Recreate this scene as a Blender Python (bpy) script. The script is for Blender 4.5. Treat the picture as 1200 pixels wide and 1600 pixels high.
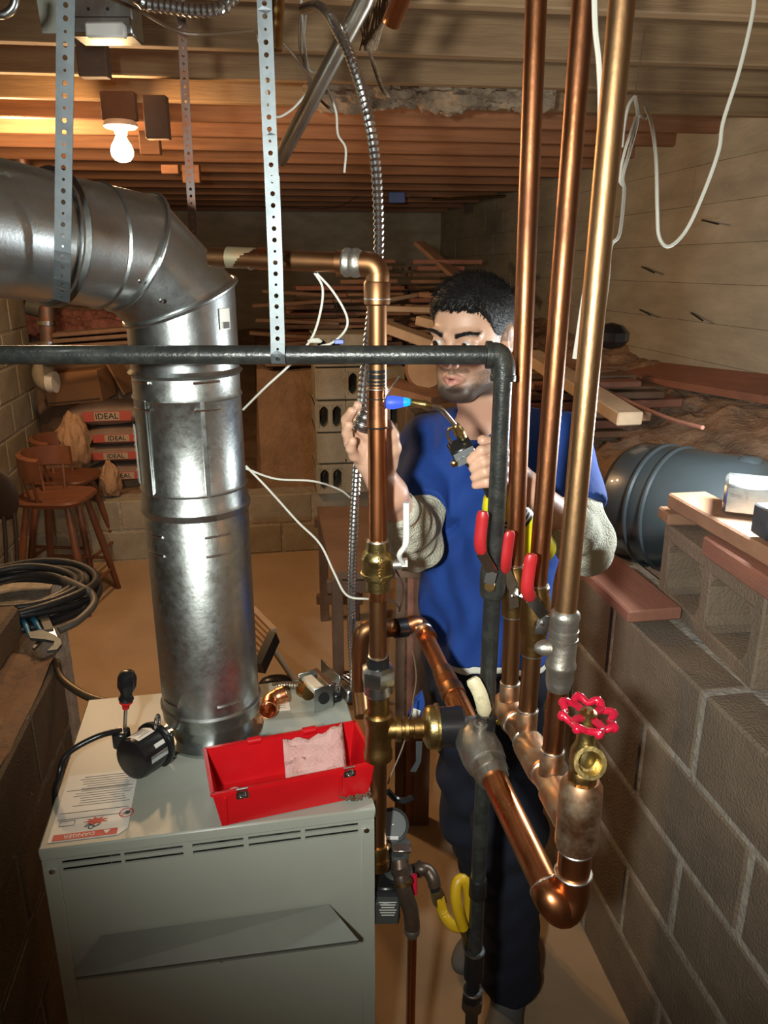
import bpy, bmesh, math, random
import numpy as np
from mathutils import Vector, Matrix
random.seed(7); RNG = np.random.RandomState(5)
for o in list(bpy.data.objects): bpy.data.objects.remove(o)
SC = bpy.context.scene; COL = SC.collection
V = Vector; PI = math.pi
# ------------------------------------------------------------------ camera
FPX = 1200.0; PITCH = math.radians(17.7); YAW = math.atan(195/1260.0); CZ = 1.78
FV = V((math.sin(YAW), math.cos(YAW), 0)); RV = V((math.cos(YAW), -math.sin(YAW), 0))
cd = bpy.data.cameras.new('camera'); cam = bpy.data.objects.new('camera', cd); COL.objects.link(cam)
cam.location = (0, 0, CZ); cam.rotation_euler = (PI/2-PITCH, 0, -YAW)
cd.sensor_fit = 'VERTICAL'; cd.sensor_height = 36; cd.lens = 36*FPX/1600; cd.clip_start = .02
SC.camera = cam
# ------------------------------------------------------------------ world, lights, exposure
w = bpy.data.worlds.new('world'); SC.world = w; w.use_nodes = True
w.node_tree.nodes['Background'].inputs[0].default_value = (.9, .75, .6, 1)
w.node_tree.nodes['Background'].inputs[1].default_value = .05
SC.view_settings.view_transform = 'Standard'; SC.view_settings.look = 'None'
SC.view_settings.exposure = 0.0; SC.view_settings.gamma = 1; SC.view_settings.use_curve_mapping = False
def light(name, kind, loc, power, col, size=.1, aim=None, spot=None, blend=.5):
    l = bpy.data.lights.new(name, kind); l.energy = power; l.color = col
    if kind == 'AREA': l.size = size
    else: l.shadow_soft_size = size
    if spot: l.spot_size = math.radians(spot); l.spot_blend = blend
    o = bpy.data.objects.new(name, l); COL.objects.link(o); o.location = loc
    if aim is not None: o.rotation_euler = (V(aim)-V(loc)).to_track_quat('-Z', 'Y').to_euler()
    return o
light('headlamp_light', 'SPOT', (-.20, -.10, 1.83), 132, (.97, 1, .95), .035, (.50, 1.5, 1.52), 92, .9)
light('work_light', 'POINT', (1.02, 1.42, 1.46), 25, (.88, .96, 1), .035)
light('extra_warm_light', 'POINT', (-.95, 3.6, 2.25), 45, (1, .66, .36), .05)  # added warm light deep in the room, separate from the visible bulb
light('room_fill_light', 'POINT', (.35, -.9, 2.2), 5, (1, .80, .6), .08)  # unseen fill light behind the viewer, added to brighten the room
# ------------------------------------------------------------------ pixel -> place helpers (frame 1200 x 1600)
sp, cp = math.sin(PITCH), math.cos(PITCH)
def _uv(px, py): return (px-600)/FPX, (py-800)/FPX
def P(px, py, d):                       # d = level distance in front of the camera
    u, v = _uv(px, py); t = d/(cp-v*sp)
    return FV*d + RV*(t*u) + V((0, 0, CZ-t*(sp+v*cp)))
def G(px, py, z):                       # on the level plane z
    u, v = _uv(px, py); t = (CZ-z)/(sp+v*cp)
    return FV*(t*(cp-v*sp)) + RV*(t*u) + V((0, 0, z))
def WXY(px, py, ax, val):
    u, v = _uv(px, py); d = FV*(cp-v*sp)+RV*u+V((0, 0, -(sp+v*cp)))
    return V((0, 0, CZ)) + d*(val/d[ax])
# ------------------------------------------------------------------ materials
MATS = {}; ORG = {}
def mat(name, col, rough=.5, metal=0, col2=None, scale=8, contrast=(.35, .65), bump=0, bscale=60, stretch=None, emit=None, detail=6, coat=0, trans=0, rough2=None, col3=None):
    m = bpy.data.materials.new(name); m.use_nodes = True; nt = m.node_tree; N = nt.nodes; L = nt.links
    b = N['Principled BSDF']; b.inputs['Base Color'].default_value = (*col, 1)
    b.inputs['Roughness'].default_value = rough; b.inputs['Metallic'].default_value = metal
    b.inputs['Coat Weight'].default_value = coat
    if trans: b.inputs['Transmission Weight'].default_value = trans
    if emit: b.inputs['Emission Color'].default_value = (*emit[0], 1); b.inputs['Emission Strength'].default_value = emit[1]
    if col2 or bump:
        tc = N.new('ShaderNodeTexCoord'); mp = N.new('ShaderNodeMapping'); L.new(tc.outputs['Object'], mp.inputs[0])
        if stretch: mp.inputs['Scale'].default_value = stretch
    if col2:
        n = N.new('ShaderNodeTexNoise'); n.inputs['Scale'].default_value = scale; n.inputs['Detail'].default_value = detail; n.inputs['Roughness'].default_value = .62
        L.new(mp.outputs[0], n.inputs[0]); r = N.new('ShaderNodeValToRGB'); L.new(n.outputs[0], r.inputs[0])
        r.color_ramp.elements[0].position = contrast[0]; r.color_ramp.elements[1].position = contrast[1]
        r.color_ramp.elements[0].color = (*col, 1); r.color_ramp.elements[1].color = (*col2, 1)
        if col3:
            e = r.color_ramp.elements.new(min(.99, contrast[1]+.08)); e.color = (*col3, 1)
        L.new(r.outputs[0], b.inputs['Base Color'])
        if rough2 is not None:
            mr = N.new('ShaderNodeMapRange'); mr.inputs[1].default_value = contrast[0]; mr.inputs[2].default_value = contrast[1]
            mr.inputs[3].default_value = rough; mr.inputs[4].default_value = rough2
            L.new(n.outputs[0], mr.inputs[0]); L.new(mr.outputs[0], b.inputs['Roughness'])
    if bump:
        n2 = N.new('ShaderNodeTexNoise'); n2.inputs['Scale'].default_value = bscale; n2.inputs['Detail'].default_value = 5
        L.new(mp.outputs[0], n2.inputs[0]); bp = N.new('ShaderNodeBump'); bp.inputs['Strength'].default_value = bump; bp.inputs['Distance'].default_value = .01
        L.new(n2.outputs[0], bp.inputs['Height']); L.new(bp.outputs[0], b.inputs['Normal'])
    MATS[name] = m; return m
M_copper = mat('copper', (.60, .24, .095), .26, 1, (.34, .12, .05), 14, (.42, .68), stretch=(1, 1, .25), rough2=.45)
M_supply = mat('darkened supply copper', (.40, .165, .07), .30, 1, (.17, .07, .035), 9, (.38, .62), stretch=(1, 1, .5), rough2=.5, bump=.05, bscale=120)
M_supply3 = mat('brown gold copper', (.46, .27, .13), .36, 1, (.27, .15, .07), 6, (.35, .68), stretch=(1, 1, .5), rough2=.52, bump=.05, bscale=120)
M_copperdull = mat('aged copper', (.36, .17, .075), .34, 1, (.20, .11, .05), 10, (.35, .7), stretch=(1, 1, .4), rough2=.5)
M_copperbright = mat('bright copper', (.80, .36, .18), .22, 1, (.62, .25, .10), 20, (.4, .7), rough2=.38)
M_copperfit = mat('fluxed copper fitting', (.50, .25, .13), .38, 1, (.42, .33, .22), 22, (.4, .62), rough2=.6)
M_brass = mat('brass', (.52, .40, .16), .33, 1, (.36, .27, .11), 30, (.35, .7), bump=.1, bscale=140)
M_bronze = mat('tarnished brass', (.38, .25, .09), .38, 1, (.25, .13, .045), 24, (.35, .7), bump=.1)
M_solder = mat('solder', (.68, .66, .60), .35, 1)
M_galv = mat('galvanised steel', (.52, .55, .54), .27, 1, (.40, .43, .43), 26, (.3, .7), detail=3, rough2=.38, bump=.03, bscale=220)
M_galvnew = mat('new galvanised steel', (.60, .63, .60), .30, 1, (.44, .47, .45), 60, (.3, .7), detail=2, rough2=.42, bump=.04, bscale=150)
M_steel = mat('bright steel', (.62, .62, .60), .25, 1)
M_greysteel = mat('zinc strap', (.15, .17, .175), .5, .75, (.10, .115, .12), 40, (.3, .7))
M_ruststrap = mat('rusty strap', (.20, .17, .16), .5, .8, (.26, .11, .06), 16, (.4, .6))
M_greyfit = mat('grey cast fitting', (.36, .35, .32), .45, .9, (.26, .22, .16), 26, (.35, .7), bump=.2)
M_iron = mat('black iron pipe', (.028, .030, .028), .33, .35, (.055, .058, .05), 40, (.45, .7), bump=.12, bscale=200, stretch=(1, 1, 1), coat=.2)
M_ironold = mat('scuffed black iron', (.02, .02, .02), .4, .4, (.12, .12, .115), 26, (.6, .75), bump=.15, bscale=120)
M_conduit = mat('flexible conduit steel', (.60, .62, .62), .26, 1)
M_conduitold = mat('dusty conduit steel', (.34, .29, .22), .42, 1)
M_emt = mat('conduit tube', (.50, .46, .38), .35, 1, (.34, .31, .26), 20, (.4, .7))
M_tape = mat('black tape', (.010, .010, .011), .32)
M_blackpl = mat('black plastic', (.011, .011, .012), .28)
M_rubber = mat('black rubber', (.016, .017, .018), .42, col2=(.045, .043, .04), scale=10, contrast=(.4, .75), bump=.1)
M_greyrub = mat('grey cable', (.12, .105, .085), .5)
M_redpl = mat('red plastic', (.62, .008, .012), .30, col2=(.50, .006, .010), scale=6)
M_redgrip = mat('red vinyl grip', (.40, .018, .022), .36)
M_redpaint = mat('red enamel', (.42, .008, .03), .22, coat=.5)
M_creamgrip = mat('cream vinyl grip', (.62, .56, .36), .4, col2=(.50, .45, .28), scale=90, contrast=(.5, .6))
M_whitepl = mat('white plastic', (.72, .72, .68), .4)
M_wire = mat('white wire', (.50, .49, .42), .5)
M_wirebrown = mat('brown wire', (.12, .075, .045), .5)
M_boiler = mat('boiler enamel', (.36, .375, .315), .38, col2=(.32, .33, .275), scale=3, contrast=(.3, .7), bump=.03, bscale=300)
M_dark = mat('dark void', (.006, .006, .006), .9)
M_darkgrey = mat('dark grey steel', (.07, .075, .07), .45, .3)
M_label = mat('paper label', (.74, .72, .64), .5)
M_labelink = mat('label ink', (.10, .09, .08), .6)
M_labelred = mat('label red', (.52, .05, .04), .5)
M_yellow = mat('yellow enamel', (.78, .72, .015), .30)
M_yelgas = mat('yellow coated gas line', (.50, .30, .008), .4)
M_darkfit = mat('dark aged fitting', (.075, .055, .04), .4, .6, (.13, .08, .05), 20, (.4, .7))
M_darkst = mat('dark stained wood', (.03, .018, .012), .6)
M_blockM = mat('concrete block', (.215, .160, .105), .92, col2=(.145, .108, .073), scale=9, contrast=(.3, .7), bump=.55, bscale=160, col3=(.28, .235, .18))
M_blockpale = mat('pale concrete block', (.40, .36, .27), .92, col2=(.27, .235, .17), scale=7, contrast=(.3, .7), bump=.5, bscale=120)
M_mortar = mat('mortar', (.44, .40, .33), .95, col2=(.28, .24, .19), scale=30, bump=.6, bscale=90)
M_blocklgt = mat('whitewashed concrete', (.46, .44, .37), .9, col2=(.33, .31, .25), scale=5, contrast=(.35, .7), bump=.4, bscale=90)
M_floor = mat('bare concrete floor', (.46, .32, .19), .85, col2=(.36, .245, .145), scale=2.2, contrast=(.3, .72), bump=.15, bscale=30, col3=(.48, .36, .22))
M_conc = mat('board formed concrete', (.42, .37, .275), .93, col2=(.27, .235, .175), scale=3.2, contrast=(.3, .72), bump=.5, bscale=22, stretch=(1, .6, 2.4), col3=(.44, .39, .30))
M_dirt = mat('brown dirt', (.34, .215, .13), 1, col2=(.20, .125, .078), scale=7, contrast=(.35, .7), bump=1, bscale=45)
M_joist = mat('joist timber', (.29, .185, .088), .78, col2=(.18, .105, .05), scale=5, contrast=(.3, .7), bump=.2, bscale=30, stretch=(.5, 5, 9))
M_joist_glow = mat('joist timber with bulb glow', (.36, .16, .07), .78, col2=(.21, .09, .04), scale=5, contrast=(.3, .7), bump=.2, bscale=30, stretch=(.5, 5, 9))  # far joists: the bulb's orange light is put into the timber colour
M_wood = mat('rough sawn wood', (.34, .185, .10), .8, col2=(.20, .10, .055), scale=6, contrast=(.3, .7), bump=.3, bscale=30, stretch=(1, 1, 1))
M_woodred = mat('red brown plank', (.30, .125, .075), .8, col2=(.20, .085, .055), scale=4, contrast=(.3, .7), bump=.2, stretch=(4, .6, 4))
M_woodpale = mat('pale wood', (.52, .37, .23), .75, col2=(.38, .25, .15), scale=7, contrast=(.3, .7), bump=.15, stretch=(1, 1, 1))
M_wooddk = mat('dark wood', (.10, .055, .032), .8, col2=(.17, .10, .06), scale=6, contrast=(.3, .7), bump=.2)
M_stool = mat('reddish stool wood', (.21, .080, .038), .42, col2=(.13, .05, .026), scale=7, contrast=(.3, .7), stretch=(1, 5, 1))
M_card = mat('cardboard', (.44, .225, .10), .85, col2=(.38, .19, .085), scale=4)
M_paper = mat('kraft paper', (.44, .27, .15), .8, col2=(.36, .21, .115), scale=9, bump=.4, bscale=18)
M_bagcol = mat('cement sack paper', (.36, .255, .19), .8, col2=(.28, .19, .14), scale=8, bump=.3, bscale=22)
M_bagred = mat('sack red print', (.52, .10, .07), .7)
M_bagbeige = mat('sack beige print', (.50, .36, .24), .7)
M_tank = mat('grey enamel tank', (.036, .045, .048), .32, col2=(.028, .036, .038), scale=5, coat=.3)
M_bench = mat('brown bench top', (.20, .115, .07), .6, col2=(.15, .085, .05), scale=5)
M_insul = mat('pink insulation', (.38, .15, .11), 1, col2=(.25, .10, .08), scale=16, bump=1, bscale=70)
M_fibre = mat('mineral wool', (.30, .22, .14), 1, col2=(.17, .12, .08), scale=18, bump=1, bscale=60)
M_bluepl = mat('blue plastic', (.02, .06, .30), .35)
M_blueg = mat('blue grip', (.03, .20, .38), .4)
M_pants = mat('navy trousers', (.006, .008, .020), .92, col2=(.004, .006, .015), scale=12, bump=.25, bscale=40)
M_shirt = mat('royal blue jersey', (.007, .052, .27), .85, col2=(.005, .036, .20), scale=5, contrast=(.3, .7), bump=.15, bscale=60)
M_sleeve = mat('cream waffle knit', (.56, .55, .43), .9, bump=.8, bscale=230)
M_cream = mat('white hem cloth', (.66, .64, .55), .85)
M_shoe = mat('grey shoe', (.10, .10, .095), .7)
M_hair = mat('black hair', (.008, .007, .006), .62, bump=.2, bscale=300)
M_eye = mat('eye white', (.48, .44, .40), .25)
M_iris = mat('dark brown iris', (.03, .015, .008), .15)
M_tissue = mat('pink mesh cloth', (.62, .38, .34), .8, col2=(.55, .30, .27), scale=40, bump=.4, bscale=260)
M_flame = mat('torch flame', (0, 0, .02), .5, emit=((.07, .17, 1), 1.0))
M_flamec = mat('torch flame core', (0, 0, .02), .5, emit=((.01, .50, 1), 1.25))
M_bulb = mat('lit bulb glass', (1, .9, .7), .3, emit=((1, .78, .45), 26))
M_porcelain = mat('porcelain', (.72, .66, .56), .3)
# skin with painted-on beard, lips, brows and eyelid shade kept in a colour attribute
def skinmat():
    m = bpy.data.materials.new('skin'); m.use_nodes = True; N = m.node_tree.nodes; L = m.node_tree.links
    b = N['Principled BSDF']; a = N.new('ShaderNodeVertexColor'); a.layer_name = 'Col'
    L.new(a.outputs[0], b.inputs['Base Color']); b.inputs['Roughness'].default_value = .48
    b.inputs['Subsurface Weight'].default_value = .12; b.inputs['Subsurface Radius'].default_value = (.012, .005, .003); b.inputs['Subsurface Scale'].default_value = .5
    tc = N.new('ShaderNodeTexCoord'); n = N.new('ShaderNodeTexNoise'); n.inputs['Scale'].default_value = 260; L.new(tc.outputs['Object'], n.inputs[0])
    bp = N.new('ShaderNodeBump'); bp.inputs['Strength'].default_value = .15; bp.inputs['Distance'].default_value = .003
    L.new(n.outputs[0], bp.inputs['Height']); L.new(bp.outputs[0], b.inputs['Normal'])
    return m
M_skin = skinmat()
# ------------------------------------------------------------------ mesh builder
def frame(d):
    d = V(d).normalized(); a = V((0, 0, 1)) if abs(d.z) < .95 else V((1, 0, 0))
    x = a.cross(d).normalized(); return x, d.cross(x).normalized(), d
def spline(pts, n=8):
    pts = [V(p) for p in pts]; out = []
    q = [pts[0]*2-pts[1]]+pts+[pts[-1]*2-pts[-2]]
    for i in range(1, len(q)-2):
        for k in range(n):
            t = k/n; a, b, c, d = q[i-1], q[i], q[i+1], q[i+2]
            out.append(.5*((2*b)+(c-a)*t+(2*a-5*b+4*c-d)*t*t+(3*b-a-3*c+d)*t**3))
    out.append(pts[-1]); return out
def resample(path, step):
    L = [0]
    for a, b in zip(path, path[1:]): L.append(L[-1]+(b-a).length)
    n = max(2, int(L[-1]/step)); out = []; j = 0
    for i in range(n+1):
        s = L[-1]*i/n
        while j < len(L)-2 and L[j+1] < s: j += 1
        t = (s-L[j])/max(1e-9, L[j+1]-L[j]); out.append(path[j].lerp(path[j+1], min(1, t)))
    return out
class MB:
    def __init__(s): s.v = []; s.f = []
    def add(s, vs, fs):
        o = len(s.v); s.v += [V(x) for x in vs]; s.f += [tuple(o+i for i in f) for f in fs]; return s
    def box(s, c, size, rot=None, ex=None, ey=None, ez=None, taper=1.0):
        c = V(c); ex = V(ex or (1, 0, 0)); ey = V(ey or (0, 1, 0)); ez = V(ez or (0, 0, 1))
        if rot: R = rot; ex, ey, ez = R@ex, R@ey, R@ez
        a, b, h = size[0]/2, size[1]/2, size[2]/2; vs = []
        for k in (-1, 1):
            t = taper if k > 0 else 1
            for i, j in ((-1, -1), (1, -1), (1, 1), (-1, 1)): vs.append(c+ex*(i*a*t)+ey*(j*b*t)+ez*(k*h))
        return s.add(vs, [(3, 2, 1, 0), (4, 5, 6, 7), (0, 1, 5, 4), (1, 2, 6, 5), (2, 3, 7, 6), (3, 0, 4, 7)])
    def bbox(s, c, size, bev=.003, ex=None, ey=None, ez=None, jit=0):   # bevelled box
        bm = bmesh.new(); bmesh.ops.create_cube(bm, size=1)
        for v in bm.verts: v.co = V((v.co.x*size[0], v.co.y*size[1], v.co.z*size[2]))
        bmesh.ops.bevel(bm, geom=list(bm.edges), offset=bev, segments=1, affect='EDGES')
        ex = V(ex or (1, 0, 0)); ey = V(ey or (0, 1, 0)); ez = V(ez or (0, 0, 1)); bm.verts.index_update()
        s.add([V(c)+ex*v.co.x+ey*v.co.y+ez*v.co.z+V([random.uniform(-jit, jit) for _ in range(3)]) for v in bm.verts], [[v.index for v in f.verts] for f in bm.faces])
        bm.free(); return s
    def bar(s, p0, p1, w, h, up=(0, 0, 1)):
        p0 = V(p0); p1 = V(p1); d = (p1-p0); ez = d.normalized(); u = V(up)
        if abs(ez.dot(u.normalized())) > .98: u = V((1, 0, 0))
        ex = u.cross(ez).normalized(); ey = ez.cross(ex)
        return s.box((p0+p1)/2, (w, h, d.length), ex=ex, ey=ey, ez=ez)
    def tube(s, path, r, seg=14, cap=True):
        path = [V(p) for p in path]; n = len(path); rs = r if isinstance(r, (list, tuple)) else [r]*n
        T = [(path[min(i+1, n-1)]-path[max(i-1, 0)]).normalized() for i in range(n)]
        x, y, _ = frame(T[0]); vs = []
        for i in range(n):
            if i:
                ax = T[i-1].cross(T[i])
                if ax.length > 1e-7: x = Matrix.Rotation(T[i-1].angle(T[i]), 3, ax)@x
                x = (x-T[i]*x.dot(T[i])).normalized()
            y = T[i].cross(x)
            for k in range(seg):
                a = 2*PI*k/seg; vs.append(path[i]+(x*math.cos(a)+y*math.sin(a))*rs[i])
        fs = [(i*seg+k, i*seg+(k+1) % seg, (i+1)*seg+(k+1) % seg, (i+1)*seg+k) for i in range(n-1) for k in range(seg)]
        if cap: fs += [tuple(range(seg))[::-1], tuple((n-1)*seg+k for k in range(seg))]
        return s.add(vs, fs)
    def lathe(s, p, d, prof, seg=20, x=None):
        p = V(p)
        if x is None: x, y, d = frame(d)
        else: d = V(d).normalized(); x = V(x); x = (x-d*x.dot(d)).normalized(); y = d.cross(x)
        vs = []; n = len(prof)
        for t, r in prof:
            for k in range(seg):
                a = 2*PI*k/seg; vs.append(p+d*t+(x*math.cos(a)+y*math.sin(a))*max(r, 1e-5))
        fs = [(i*seg+k, i*seg+(k+1) % seg, (i+1)*seg+(k+1) % seg, (i+1)*seg+k) for i in range(n-1) for k in range(seg)]
        fs += [tuple(range(seg))[::-1], tuple((n-1)*seg+k for k in range(seg))]
        return s.add(vs, fs)
    def torus(s, c, d, R, r, seg=28, rs=8):
        x, y, d = frame(d); pts = [V(c)+(x*math.cos(2*PI*k/seg)+y*math.sin(2*PI*k/seg))*R for k in range(seg)]; vs = []
        for k in range(seg):
            o = (pts[k]-V(c)).normalized()
            for j in range(rs):
                a = 2*PI*j/rs; vs.append(pts[k]+(o*math.cos(a)+d*math.sin(a))*r)
        return s.add(vs, [(k*rs+j, ((k+1) % seg)*rs+j, ((k+1) % seg)*rs+(j+1) % rs, k*rs+(j+1) % rs) for k in range(seg) for j in range(rs)])
    def ball(s, c, r, sx=(1, 1, 1), seg=16, ex=None, ey=None, ez=None):
        ex = V(ex or (1, 0, 0)); ey = V(ey or (0, 1, 0)); ez = V(ez or (0, 0, 1)); h = seg//2; vs = []
        for i in range(h+1):
            t = PI*i/h
            for k in range(seg):
                a = 2*PI*k/seg; q = (math.sin(t)*math.cos(a)*r*sx[0], math.sin(t)*math.sin(a)*r*sx[1], math.cos(t)*r*sx[2])
                vs.append(V(c)+ex*q[0]+ey*q[1]+ez*q[2])
        return s.add(vs, [(i*seg+k, (i+1)*seg+k, (i+1)*seg+(k+1) % seg, i*seg+(k+1) % seg) for i in range(h) for k in range(seg)])
    def prism(s, poly, d):
        n = len(poly); d = V(d); return s.add([V(p) for p in poly]+[V(p)+d for p in poly],
            [tuple(range(n))[::-1], tuple(range(n, 2*n))]+[(i, (i+1) % n, n+(i+1) % n, n+i) for i in range(n)])
    def text(s, body, size, o, ex, ey, depth=.0004):
        c = bpy.data.curves.new('t', 'FONT'); c.body = body; c.size = size; c.align_x = 'CENTER'; c.align_y = 'CENTER'; c.extrude = depth; c.resolution_u = 2
        ob = bpy.data.objects.new('t', c); COL.objects.link(ob); me = bpy.data.meshes.new_from_object(ob)
        ex = V(ex); ey = V(ey); ez = ex.cross(ey)
        s.add([V(o)+ex*v.co.x+ey*v.co.y+ez*v.co.z for v in me.vertices], [list(p.vertices) for p in me.polygons])
        bpy.data.objects.remove(ob); bpy.data.meshes.remove(me); bpy.data.curves.remove(c); return s
    def build(s, name, m, parent=None, smooth=True, loc=None, solid=0, angle=40):
        root = parent
        while root is not None and root.parent is not None: root = root.parent
        org = ORG[root.name] if root is not None else V(loc if loc is not None else (0, 0, 0))
        me = bpy.data.meshes.new(name); me.from_pydata([v-org for v in s.v], [], s.f); me.materials.append(m)
        bm = bmesh.new(); bm.from_mesh(me); bmesh.ops.remove_doubles(bm, verts=bm.verts, dist=1e-6); bmesh.ops.recalc_face_normals(bm, faces=bm.faces)
        bm.to_mesh(me); bm.free()
        if smooth:
            me.shade_smooth()
            me.set_sharp_from_angle(angle=math.radians(angle))
        o = bpy.data.objects.new(name, me); COL.objects.link(o)
        if parent is not None: o.parent = parent
        else: o.location = org; ORG[o.name] = V(org)
        if solid:
            md = o.modifiers.new('solid', 'SOLIDIFY'); md.thickness = solid; md.offset = 0
        return o
def tag(o, label, cat, group=None, kind=None):
    if label: o['label'] = label
    if cat: o['category'] = cat
    if group: o['group'] = group
    if kind: o['kind'] = kind
    return o
def thing(name, label, cat, loc, group=None):
    o = bpy.data.objects.new(name, None); COL.objects.link(o); o.location = loc; ORG[o.name] = V(loc); o.empty_display_size = .05
    return tag(o, label, cat, group)
def struct(name, mb, m, label, smooth=False):
    o = mb.build(name, m, None, smooth) if mb else thing(name, None, None, (0, 0, 0))
    o['kind'] = 'structure'; o['label'] = label; return o
def dup(root, loc=None, rotz=0, label=None, mat_=None):
    def cpy(o, par):
        c = o.copy(); COL.objects.link(c); c.parent = par
        for ch in o.children: cpy(ch, c)
        return c
    r = cpy(root, None)
    if loc is not None: r.location = loc
    r.rotation_euler = (0, 0, rotz)
    if label: r['label'] = label
    return r
def piece(me, name, parent, loc, rot=None, m=None):      # a piece sharing mesh data, child of a setting piece / thing
    o = bpy.data.objects.new(name, me); COL.objects.link(o); o.parent = parent; o.location = V(loc)-ORG[parent.name]
    if rot is not None: o.rotation_euler = rot
    return o
def corr(path, r, pitch=.0065, seg=12, depth=.78):
    q = resample(path, pitch/2); return q, [r if i % 2 == 0 else r*depth for i in range(len(q))]
def lit(p, dx=0, dy=0, dz=0): return V(p)+RV*dx+FV*dy+V((0, 0, dz))
def to_joist(p, q, z=None):                 # carry the line q->p on up to the joists
    z = (ZJ_+.06) if z is None else z; d = V(p)-V(q); return V(p)+d*max(0, (z-p.z)/max(1e-4, d.z))
ZJ_ = CZ+.56
# ------------------------------------------------------------------ the setting
YF = 4.75                                     # far curb
mb = MB().box((.2, 4.0, -.05), (6.4, 14, .1)); floor = struct('floor', mb, M_floor, 'bare tan concrete basement floor')
# concrete-block walls: mortar core + single blocks
def blockmesh(name, L, D, H, hollow=False):
    bm = MB().bbox((0, 0, 0), (L, D, H), .006, jit=0)
    me = bpy.data.meshes.new(name); me.from_pydata(bm.v, [], bm.f); return me
me_blk = blockmesh('block', .386, .10, .188); me_blk.materials.append(M_blockM)
me_blkp = blockmesh('block', .386, .10, .188); me_blkp.materials.append(M_blockpale)
me_blkl = blockmesh('block', .386, .10, .188); me_blkl.materials.append(M_blocklgt)
me_blkh = blockmesh('block', .186, .10, .188); me_blkh.materials.append(M_blockM)
def block_wall(name, label, a, b, z0, courses, thick, face, me, mort, skip=()):
    """a->b along the visible face, face = outward normal"""
    a = V(a); b = V(b); d = (b-a).normalized(); L = (b-a).length; face = V(face)
    core = MB(); c = (a+b)/2-face*(thick/2+.006); H = courses*.2
    core.box((c.x, c.y, z0+H/2-.004), (L, thick, H-.008), ex=d, ey=face, ez=(0, 0, 1))
    w = struct(name, core, mort, label)
    rz = math.atan2(d.y, d.x); R = random.Random(3)
    for j in range(courses):
        x = -.2 if j % 2 else 0
        while x < L-.05:
            x0 = max(0, x); x1 = min(L, x+.4)
            if x1-x0 > .06 and (j, round(x/.2)) not in skip:
                o = piece(me, 'block', w, a+d*((x0+x1)/2)-face*(.05+R.uniform(0, .003))+V((0, 0, z0+.1+.2*j)), (0, 0, rz+R.uniform(-.004, .004)))
                o.scale = ((x1-x0)/.4, 1, 1)
            x += .4
    return w
wr = block_wall('wall_right', 'low grey concrete block retaining wall beside the copper pipes', (.81, -1.6, 0), (.81, YF, 0), 0, 5, .19, (-1, 0, 0), me_blk, M_mortar)
XL = -.55
wl = block_wall('wall_left_front', 'low block wall end left of the boiler', (XL, -1.4, 0), (XL, 1.88, 0), .03, 4, .19, (1, 0, 0), me_blk, M_mortar)
tp = MB(); R_ = random.Random(8)
nx, ny = 14, 40
gv = [[V((XL-.008-.5*i/nx, -1.4+3.28*j/ny, .83+R_.uniform(-.003, .006)+(.008*math.sin(i*2.1+j)))) for j in range(ny+1)] for i in range(nx+1)]
for i in range(nx+1):
    for j in range(ny+1): tp.v.append(gv[i][j])
for i in range(nx):
    for j in range(ny):
        a = i*(ny+1)+j; tp.f.append((a, a+1, a+ny+2, a+ny+1))
n0 = len(tp.v); tp.box((XL-.51, .24, .41), (.62, 3.27, .80))
tp.box((XL-.66, 1.75, .42), (.60, 1.5, .80))
struct('wall_left_front_cap', tp, M_dirt, 'dirt covered top of the low wall left of the boiler')
# far left wall, far curb wall, far walls in the dark
wlf = block_wall('wall_left', 'pale block wall behind the stools', (-1.53, 1.75, 0), (-1.53, YF+.75, 0), 0, 12, .15, (1, 0, 0), me_blkp, M_mortar)
wc = block_wall('wall_back', 'low block curb wall across the back', (-1.53, YF, 0), (.80, YF, 0), 0, 2, .17, (0, -1, 0), me_blkp, M_mortar)
mb = MB().box((.2, 9.0, 1.2), (6, .2, 2.8)); struct('wall_back_far', mb, M_conc, 'dark concrete wall at the far end')
mb = MB().box((.2, -1.9, 1.2), (6, .2, 2.8)); struct('wall_front', mb, M_conc, 'concrete wall behind the viewer')
mb = MB().box((-2.9, 3.5, 1.2), (.2, 11.5, 2.8)); struct('wall_left_outer', mb, M_conc, 'outer concrete wall on the left')
# right board-formed concrete wall, built of its board-height lifts
wcc = struct('wall_right_outer', MB().box((2.17, 3.5, 1.3), (.2, 11.2, 2.6)), M_conc, 'board formed concrete foundation wall on the right')
for k in range(8):
    z0 = 1.02+k*.172; dz = .17 if z0+.17 < 2.40 else 2.40-z0
    if dz > .02:
        m_ = MB(); off = random.uniform(0, .005)
        nseg = 40
        for i in range(nseg):
            y0 = -1.8+10.8*i/nseg; y1 = -1.8+10.8*(i+1)/nseg
            m_.box((2.05-off/2+random.uniform(-.002, .002), (y0+y1)/2, z0+dz/2), (.06+off, y1-y0+.001, dz+.0004))
        m_.build('board_course', M_conc, wcc)
# dirt ledge on the right: rises from the block wall to the concrete wall, and banks beyond the curb
def terrain(name, x0, x1, y0, y1, nx, ny, fz, m, label):
    mb = MB()
    for i in range(nx+1):
        for j in range(ny+1):
            x = x0+(x1-x0)*i/nx; y = y0+(y1-y0)*j/ny; mb.v.append(V((x, y, fz(x, y))))
    mb.f = [(i*(ny+1)+j, (i+1)*(ny+1)+j, (i+1)*(ny+1)+j+1, i*(ny+1)+j+1) for i in range(nx) for j in range(ny)]
    return struct(name, mb, m, label, True)
from mathutils import noise
def nz(x, y, s, a): return noise.noise(V((x*s, y*s, 3.1)))*a
def fz1(x, y):
    t = max(0, min(1, (x-1.02)/1.0)); b = .93+.36*t**.8+max(0, y-3.2)*.05
    k = min(1, max(0, (x-.99)/.15)); return b+(nz(x, y, 3, .05)+nz(x, y, 11, .035)+nz(x, y, 28, .02))*k - (.05 if x < 1.0 else 0)
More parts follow.
